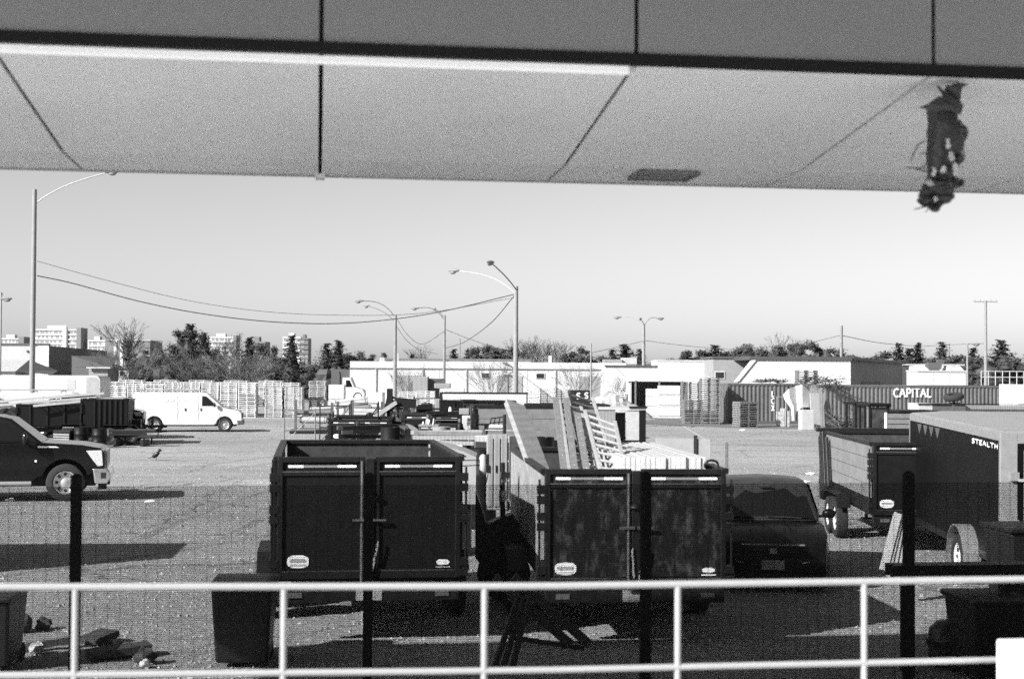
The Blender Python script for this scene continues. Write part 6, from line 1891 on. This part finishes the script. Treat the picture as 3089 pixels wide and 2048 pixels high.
# house block with pale strips behind the bare tree
hb_ = root('brick_apartment', 'brown-grey apartment end with pale stair strips behind the bare tree', 'building', (P(316, 1100, 230).x, 230, 0))
w = P(452, 1100, 230).x - P(316, 1100, 230).x; zt_ = ZZ(1030, 230, 380)
MB().box(0, w, 0, 8, 0, zt_).build('wall', mat('brown_brick_far', .16, .8, var=.1), hb_)
for f_ in (.20, .34): MB().box(w * f_, w * f_ + .45, -.1, -.01, zt_ - 3.5 - f_ * 8, zt_ + .1).build('stair_strip', m_wall_w, hb_)
MB().box(-.1, w + .1, -.15, 8, zt_ + .101, zt_ + .25).build('roof_cap', m_lg, hb_)
# distant towers
def tower(label, x0, x1, ytop, d, v, dark_end=None, core=None, end_left=False):
    a, b2 = P(x0, 1100, d), P(x1, 1100, d)
    w = b2.x - a.x; zt_ = P((x0 + x1) / 2, ytop, d).z
    r = root('apartment_tower', label, 'building', (a.x, d, 0), R(0))
    m_ = mat('tower_wall_%d' % int(v * 100), v, .8, var=.06, scale=.1)
    fl = 2.9; n = int(zt_ / fl); fl = zt_ / n
    de = w * (dark_end or 0)
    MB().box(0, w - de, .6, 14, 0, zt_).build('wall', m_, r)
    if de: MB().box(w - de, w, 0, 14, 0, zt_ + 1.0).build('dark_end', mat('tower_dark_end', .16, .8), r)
    rg = random.Random(int(x0))
    for k in range(1, n + 1):
        z = k * fl
        MB().box(0, w - de - .01, 0, .6, z - .9, z - .05).build('balcony_front', m_, r)
        wn_ = MB(); x = .6
        while x < w - de - 1.4:
            ww = rg.uniform(1.0, 2.6)
            wn_.box(x, min(x + ww, w - de - .3), .5, .598, z - fl + .15, z - .95)
            x += ww + rg.uniform(.6, 1.8)
        wn_.build('window_row', mat('hazed_tower_window', .24, .4), r, kind='stuff')  # window tone lifted to imitate distance haze
    if core:
        MB().box(w * core, w * core + 2.2, -.5, 0, 0, zt_ + 2.5).build('stair_core', m_, r)
        MB().box(w * core + 2.21, w * core + 3.0, -.4, -.02, 0, zt_ + 1.5).build('shaft', mat('tower_dark_end', .16, .8), r)
    MB().box(w * .3, w * .6, 3, 9, zt_ + .001, zt_ + 2.4).build('plant_room', m_, r)
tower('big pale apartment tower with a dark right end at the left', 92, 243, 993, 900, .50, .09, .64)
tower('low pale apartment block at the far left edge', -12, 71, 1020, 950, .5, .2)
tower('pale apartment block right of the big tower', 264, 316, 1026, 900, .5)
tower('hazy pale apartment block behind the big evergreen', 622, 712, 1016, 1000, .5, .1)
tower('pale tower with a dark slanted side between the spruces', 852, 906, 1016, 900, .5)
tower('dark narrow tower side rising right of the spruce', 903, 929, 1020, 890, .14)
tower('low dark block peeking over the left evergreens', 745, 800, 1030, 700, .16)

# ------------------------------------------------------------------ trees
m_bark = mat('grey_bark', .10, .9, var=.2, scale=4)
m_twig = mat('twig_grey', .085, .9, var=.3, scale=3)
m_twigl = mat('twig_pale', .20, .9, var=.3, scale=3)
m_need = mat('dark_needles', .030, .8, var=.5, scale=1.2)
m_need2 = mat('soft_needles', .048, .8, var=.5, scale=1.0)
def tri(mb, p, s, rg):
    a = Vector((rg.uniform(-1, 1), rg.uniform(-1, 1), rg.uniform(-.6, .6))).normalized() * s
    b = Vector((rg.uniform(-1, 1), rg.uniform(-1, 1), rg.uniform(-.6, .6))).normalized() * s
    mb.add([p - a * .6, p + a * .6 + b * .2, p + b], [(0, 1, 2)])
def core(mb, c, rx, rz, rg, jit=.22):
    mb.blob(c, rx, rx, rz, 12, 9, jit, rg)
def spruce_mesh(seed, levels=34, dens=1.0, width=.26):
    """unit height"""
    rg = random.Random(seed); cr_, tr = MB(), MB()
    tr.tube((0, 0, 0), (0, 0, .95), .016, 7, .003)
    cr_.tube((0, 0, .06), (0, 0, .88), width * .50, 9, .01)
    for k in range(levels):
        f_ = .06 + .94 * k / levels
        L = width * (1 - f_) ** .85 * rg.uniform(.72, 1.18) + .012
        nb = max(6, int(15 * (1 - f_) + 5))
        for i in range(nb):
            a = rg.uniform(0, 6.283); Lb = L * rg.uniform(.6, 1.2)
            dr = Vector((math.cos(a), math.sin(a), -.32 + .5 * f_))
            n = int(4 + 12 * Lb / width * dens)
            for j in range(n):
                t = (j + rg.random()) / n
                p = Vector((0, 0, f_)) + dr * (Lb * t) + Vector((0, 0, .06 * t * t * Lb / width))
                tri(cr_, p + Vector((rg.uniform(-1, 1), rg.uniform(-1, 1), rg.uniform(-1, .3))) * .014, .020 + .016 * (1 - t), rg)
    return tr.mesh('trunk', m_bark), cr_.mesh('crown', m_need)
def ever_mesh(seed, lobes=52, spread=.42):
    """broad, lumpy evergreen of unit height"""
    rg = random.Random(seed); cr_, tr = MB(), MB()
    tr.tube((0, 0, 0), (0, 0, .7), .025, 7, .008)
    core(cr_, (0, 0, .44), spread * .62, .36, rg)
    for k in range(lobes):
        z = rg.uniform(.06, .93)
        R_ = spread * math.sqrt(max(.03, 1 - ((z - .34) / .64) ** 2)) * rg.uniform(.55, 1.05)
        a = rg.uniform(0, 6.283)
        c = Vector((math.cos(a) * R_, math.sin(a) * R_, z)); r_ = rg.uniform(.06, .125)
        tr.tube((0, 0, z * .6), c, .007, 4, .003)
        core(cr_, c, r_ * .55, r_ * .5, rg, .3)
        for j in range(95):
            v = Vector((rg.gauss(0, 1), rg.gauss(0, 1), rg.gauss(0, .8)))
            tri(cr_, c + v.normalized() * r_ * rg.random() ** .4, .030, rg)
    return tr.mesh('trunk', m_bark), cr_.mesh('crown', m_need2)
def bare_mesh(seed, depth=6, stems=1, m2=None, spread=.55, thin=1.0):
    rg = random.Random(seed); tr, cr_ = MB(), MB()
    def grow(p, d, L, r_, lev):
        mb = tr if lev <= 1 else cr_
        q = p + d * L
        mid = p.lerp(q, .5) + Vector((rg.uniform(-1, 1), rg.uniform(-1, 1), 0)) * L * .06
        mb.tube(p, mid, r_, 3 if lev > 1 else 6, r_ * .85, cap=False); mb.tube(mid, q, r_ * .85, 3 if lev > 1 else 6, r_ * .68, cap=False)
        if lev >= depth: return
        n = 3 if rg.random() < .7 else 2
        for i in range(n):
            ax = Vector((rg.uniform(-1, 1), rg.uniform(-1, 1), rg.uniform(-.25, .35)))
            nd = (d + ax * spread * rg.uniform(.6, 1.2)).normalized()
            nd.z = max(nd.z, -.1)
            grow(q if i else q, nd, L * rg.uniform(.62, .86), max(r_ * .62, .0011 * thin), lev + 1)
        if lev >= 1:
            nd = (d + Vector((rg.uniform(-1, 1), rg.uniform(-1, 1), .1)) * .9).normalized()
            grow(mid, nd, L * .55, max(r_ * .45, .0011 * thin), lev + 1)
    for s in range(stems):
        if stems == 1: grow(Vector((0, 0, 0)), Vector((0, 0, 1)), .27, .02, 0)
        else:
            a = rg.uniform(0, 6.283); k = rg.uniform(.15, .75)
            grow(Vector((math.cos(a) * .05, math.sin(a) * .05, 0)), Vector((math.cos(a) * k, math.sin(a) * k, 1)).normalized(), .34, .006, 1)
    return (tr.mesh('trunk', m_bark) if tr.v else None), cr_.mesh('crown', m2 or m_twig)
SPR = [spruce_mesh(s, width=w_) for s, w_ in ((1, .27), (2, .31), (3, .24))]
EVG = [ever_mesh(s, spread=sp_) for s, sp_ in ((4, .42), (5, .5), (6, .38))]
BAR = [bare_mesh(s) for s in (7, 8, 9)]
SHR = [bare_mesh(s, depth=5, stems=9, m2=m_twigl if s == 10 else m_twig, spread=.4) for s in (10, 11)]
rgt = random.Random(17)
def tree(kind, label, x, ytop, d, wide=1.0, base=0.0):
    k = {'s': SPR, 'e': EVG, 'b': BAR, 'h': SHR}[kind]
    tr, cr_ = k[rgt.randrange(len(k))]
    h = P(x, ytop, d).z - base
    nm = {'s': 'spruce_tree', 'e': 'evergreen_tree', 'b': 'bare_tree', 'h': 'bare_shrub'}[kind]
    r = root(nm, label, 'shrub' if kind == 'h' else 'tree', (P(x, 1200, d).x, d, base), rgt.uniform(0, 6.28), 'trees along the horizon')
    if kind == 's': wide *= 1.8
    r.scale = (h * wide, h * wide, h)
    if tr: inst('trunk', tr, r)
    inst('crown', cr_, r)
T = [
 ('b', 'large bare tree rising behind the annex at the left', 382, 958, 188, 1.25),
 ('h', 'many-stemmed bare shrub before the brick apartment end', 385, 1048, 150, 1.5),
 ('e', 'dark evergreen right of the bare shrub at the left', 452, 1046, 175, 1.3),
 ('e', 'lower dark evergreen filling between shrub and big evergreen', 500, 1070, 172, 1.3),
 ('e', 'tallest broad evergreen of the left tree line', 566, 985, 182, .95),
 ('s', 'pointed spruce top inside the tallest left evergreen', 570, 974, 184, 1.1),
 ('e', 'dark evergreen right of the tallest one', 622, 1045, 180, 1.2),
 ('h', 'pale twiggy shrub left of the leaning evergreens', 610, 1070, 150, 1.6),
 ('h', 'pale twiggy shrub in the middle of the left hedge', 668, 1060, 152, 1.6),
 ('h', 'pale twiggy shrub at the right end of the left hedge', 722, 1066, 150, 1.5),
 ('b', 'thin bare tree before the hazy apartment block', 690, 1010, 175, .9),
 ('s', 'spruce left of the dark tower block', 752, 1014, 176, 1.0),
 ('e', 'evergreen below the low dark block', 790, 1030, 175, .9),
 ('e', 'low evergreen left of the tall thin spruce', 832, 1070, 172, 1.3),
 ('s', 'tall thin spruce before the slanted tower', 880, 1008, 168, .95),
 ('s', 'spruce at the left corner of the white building, left one', 984, 1032, 162, 1.1),
 ('s', 'spruce at the left corner of the white building, right one', 1020, 1024, 160, 1.1),
 ('e', 'bushy evergreen below the two corner spruces', 1000, 1085, 158, 1.4),
 ('e', 'round evergreen just right of the corner spruces', 1060, 1064, 190, 1.2),
 ('e', 'second round evergreen right of the corner spruces', 1095, 1060, 192, 1.2),
 ('s', 'little spruce above the white roof left of the second lamp', 1158, 1062, 200, 1.0),
 ('s', 'little spruce above the roof right of the second lamp', 1243, 1066, 205, 1.0),
 ('b', 'hazy bare tree between the second and third lamp poles', 1268, 1038, 220, 1.1),
 ('s', 'small spruce right of the slim lamp pole', 1368, 1050, 200, 1.0),
 ('s', 'small spruce left of the round evergreens', 1412, 1052, 200, 1.0),
 ('e', 'round evergreen left of the central lamp, smaller one', 1456, 1042, 190, 1.25),
 ('e', 'round evergreen left of the central lamp, larger one', 1512, 1036, 188, 1.3),
 ('b', 'bare tree directly behind the central lamp pole', 1540, 1016, 205, 1.1),
 ('b', 'bare tree just right of the central lamp pole', 1592, 1018, 206, 1.1),
 ('b', 'second bare tree right of the central lamp pole', 1628, 1016, 204, 1.0),
 ('b', 'third bare tree right of the central lamp pole', 1672, 1022, 206, 1.1),
 ('b', 'bare tree left of the evergreen by the thin post', 1712, 1028, 208, 1.0),
 ('h', 'low twiggy thicket below the bare trees', 1640, 1066, 190, 2.4),
 ('e', 'evergreen left of the thin pale post', 1746, 1046, 186, 1.1),
 ('e', 'dark bush at the foot of the thin pale post', 1792, 1072, 184, 1.5),
 ('s', 'narrow spruce left of the wide spruce by the brick block', 1848, 1052, 190, 1.1),
 ('s', 'wide spruce behind the brick roof block', 1884, 1036, 192, 1.6),
 ('s', 'spruce touching the three-headed lamp pole', 1929, 1050, 188, .9),
 ('e', 'tiny round bush above the white annex', 2054, 1064, 200, .9),
 ('e', 'low wide evergreen behind the brick hall, left', 2100, 1050, 190, 1.4),
 ('s', 'spiky evergreen behind the brick hall, middle', 2156, 1038, 190, 1.5),
 ('e', 'low wide evergreen behind the brick hall, right', 2192, 1050, 190, 1.3),
 ('e', 'dark evergreen left of the hazy bare dome', 2268, 1032, 186, 1.1),
 ('b', 'hazy bare dome-shaped tree behind the white hall', 2345, 1004, 215, 1.35),
 ('e', 'dark evergreen before the hazy bare dome', 2335, 1050, 184, 1.5),
 ('e', 'big dark evergreen right of the hazy bare dome', 2398, 1028, 182, 1.2),
 ('e', 'big dark evergreen left of the plain post', 2466, 1028, 180, 1.2),
 ('e', 'small evergreen at the foot of the plain post', 2512, 1062, 186, 1.4),
 ('e', 'small bush right of the plain post', 2562, 1066, 190, 1.0),
 ('e', 'wide dark bush above the loading bay side', 2648, 1060, 180, 1.8),
 ('s', 'slim spruce, leftmost of the right-hand spruces', 2710, 1032, 184, 1.0),
 ('s', 'low spruce between the slim right-hand spruces', 2744, 1048, 184, 1.2),
 ('s', 'slim spruce beside the small utility pole', 2770, 1032, 186, 1.0),
 ('s', 'slim spruce above the white box trailer', 2842, 1028, 184, 1.0),
 ('e', 'dark bush right of the white box trailer', 2888, 1066, 170, 1.5),
 ('s', 'spruce between the thin lamp and the crossbar pole', 2936, 1046, 172, 1.1),
 ('e', 'dark bush left of the crossbar pole', 2948, 1076, 168, 1.6),
 ('s', 'large layered spruce right of the crossbar pole', 3020, 1022, 168, 1.3),
 ('e', 'dark bush at the foot of the layered spruce', 3000, 1080, 160, 1.6),
 ('e', 'dark evergreen cut by the right edge', 3082, 1062, 162, 1.5),
 ('e', 'dark bush below the right-hand spruces', 2790, 1078, 178, 1.8),
 ('h', 'bare shrub before the white wall, left of the T sign', 1482, 1086, 134, .9),
 ('h', 'bare shrub before the white wall near the second lamp', 1240, 1110, 134, .9),
 ('h', 'bare shrub before the white wall beside the lettered box', 1746, 1098, 130, .9),
 ('h', 'small bare shrub before the white wall by the shed', 1870, 1130, 128, .8),
]
for a in T: tree(*a)
# far wooded ridge that closes the horizon
rdg = MB(); rg = random.Random(33)
for k in range(1500):
    x = rg.uniform(-130, 130); y = rg.uniform(236, 262)
    h = rg.uniform(2.6, 5.2)
    for j in range(7):
        tri(rdg, Vector((x + rg.uniform(-1.5, 1.5), y, h * rg.random())), .8, rg)
tag(rdg.build('distant_thicket', m_twig), 'low grey thicket closing the horizon behind the yard', 'thicket', kind='stuff')
# branches lying on the containers
def brush(label, x, d, z, w, h_):
    rg = random.Random(int(x)); mb = MB(); lf = MB()
    for i in range(60):
        a = rg.uniform(0, 6.283); p = Vector((rg.uniform(-w, w), rg.uniform(-.4, .4), rg.uniform(0, h_ * .5)))
        q = p + Vector((math.cos(a) * .7, math.sin(a) * .5, rg.uniform(-.1, .4) * h_))
        mb.tube(p, q, .012, 3)
        for j in range(8): tri(lf, p.lerp(q, rg.random()) + Vector((0, 0, rg.uniform(0, .1))), .09, rg)
    r = root('cut_branches', label, 'branches', (P(x, 1200, d).x, d, z))
    mb.build('twigs', m_twig, r); lf.build('leaves', m_need2, r)
brush('heap of cut branches on the lettered container roof, left end', 2475, 84.5, 2.6, 1.1, .7)
brush('cut branches hanging over the container corner', 2500, 83.2, 2.3, .35, .6)
brush('cut branches on the short dark container roof', 2325, 93, 2.6, .9, .4)
brush('small dry bush standing before the lettered container', 2545, 60, .6, .3, 1.4)
tsg = root('t_sign', 'dark T-shaped sign post before the white building', 'sign', (P(1533, 1150, 120).x, 120, 0))
MB().tube((0, 0, 0), (0, 0, ZZ(1132, 120, 1533)), .06, 8).build('post', m_capd, tsg)
MB().box(-.33, .33, -.04, .04, ZZ(1137, 120, 1533), ZZ(1130, 120, 1533)).build('board', m_capd, tsg)
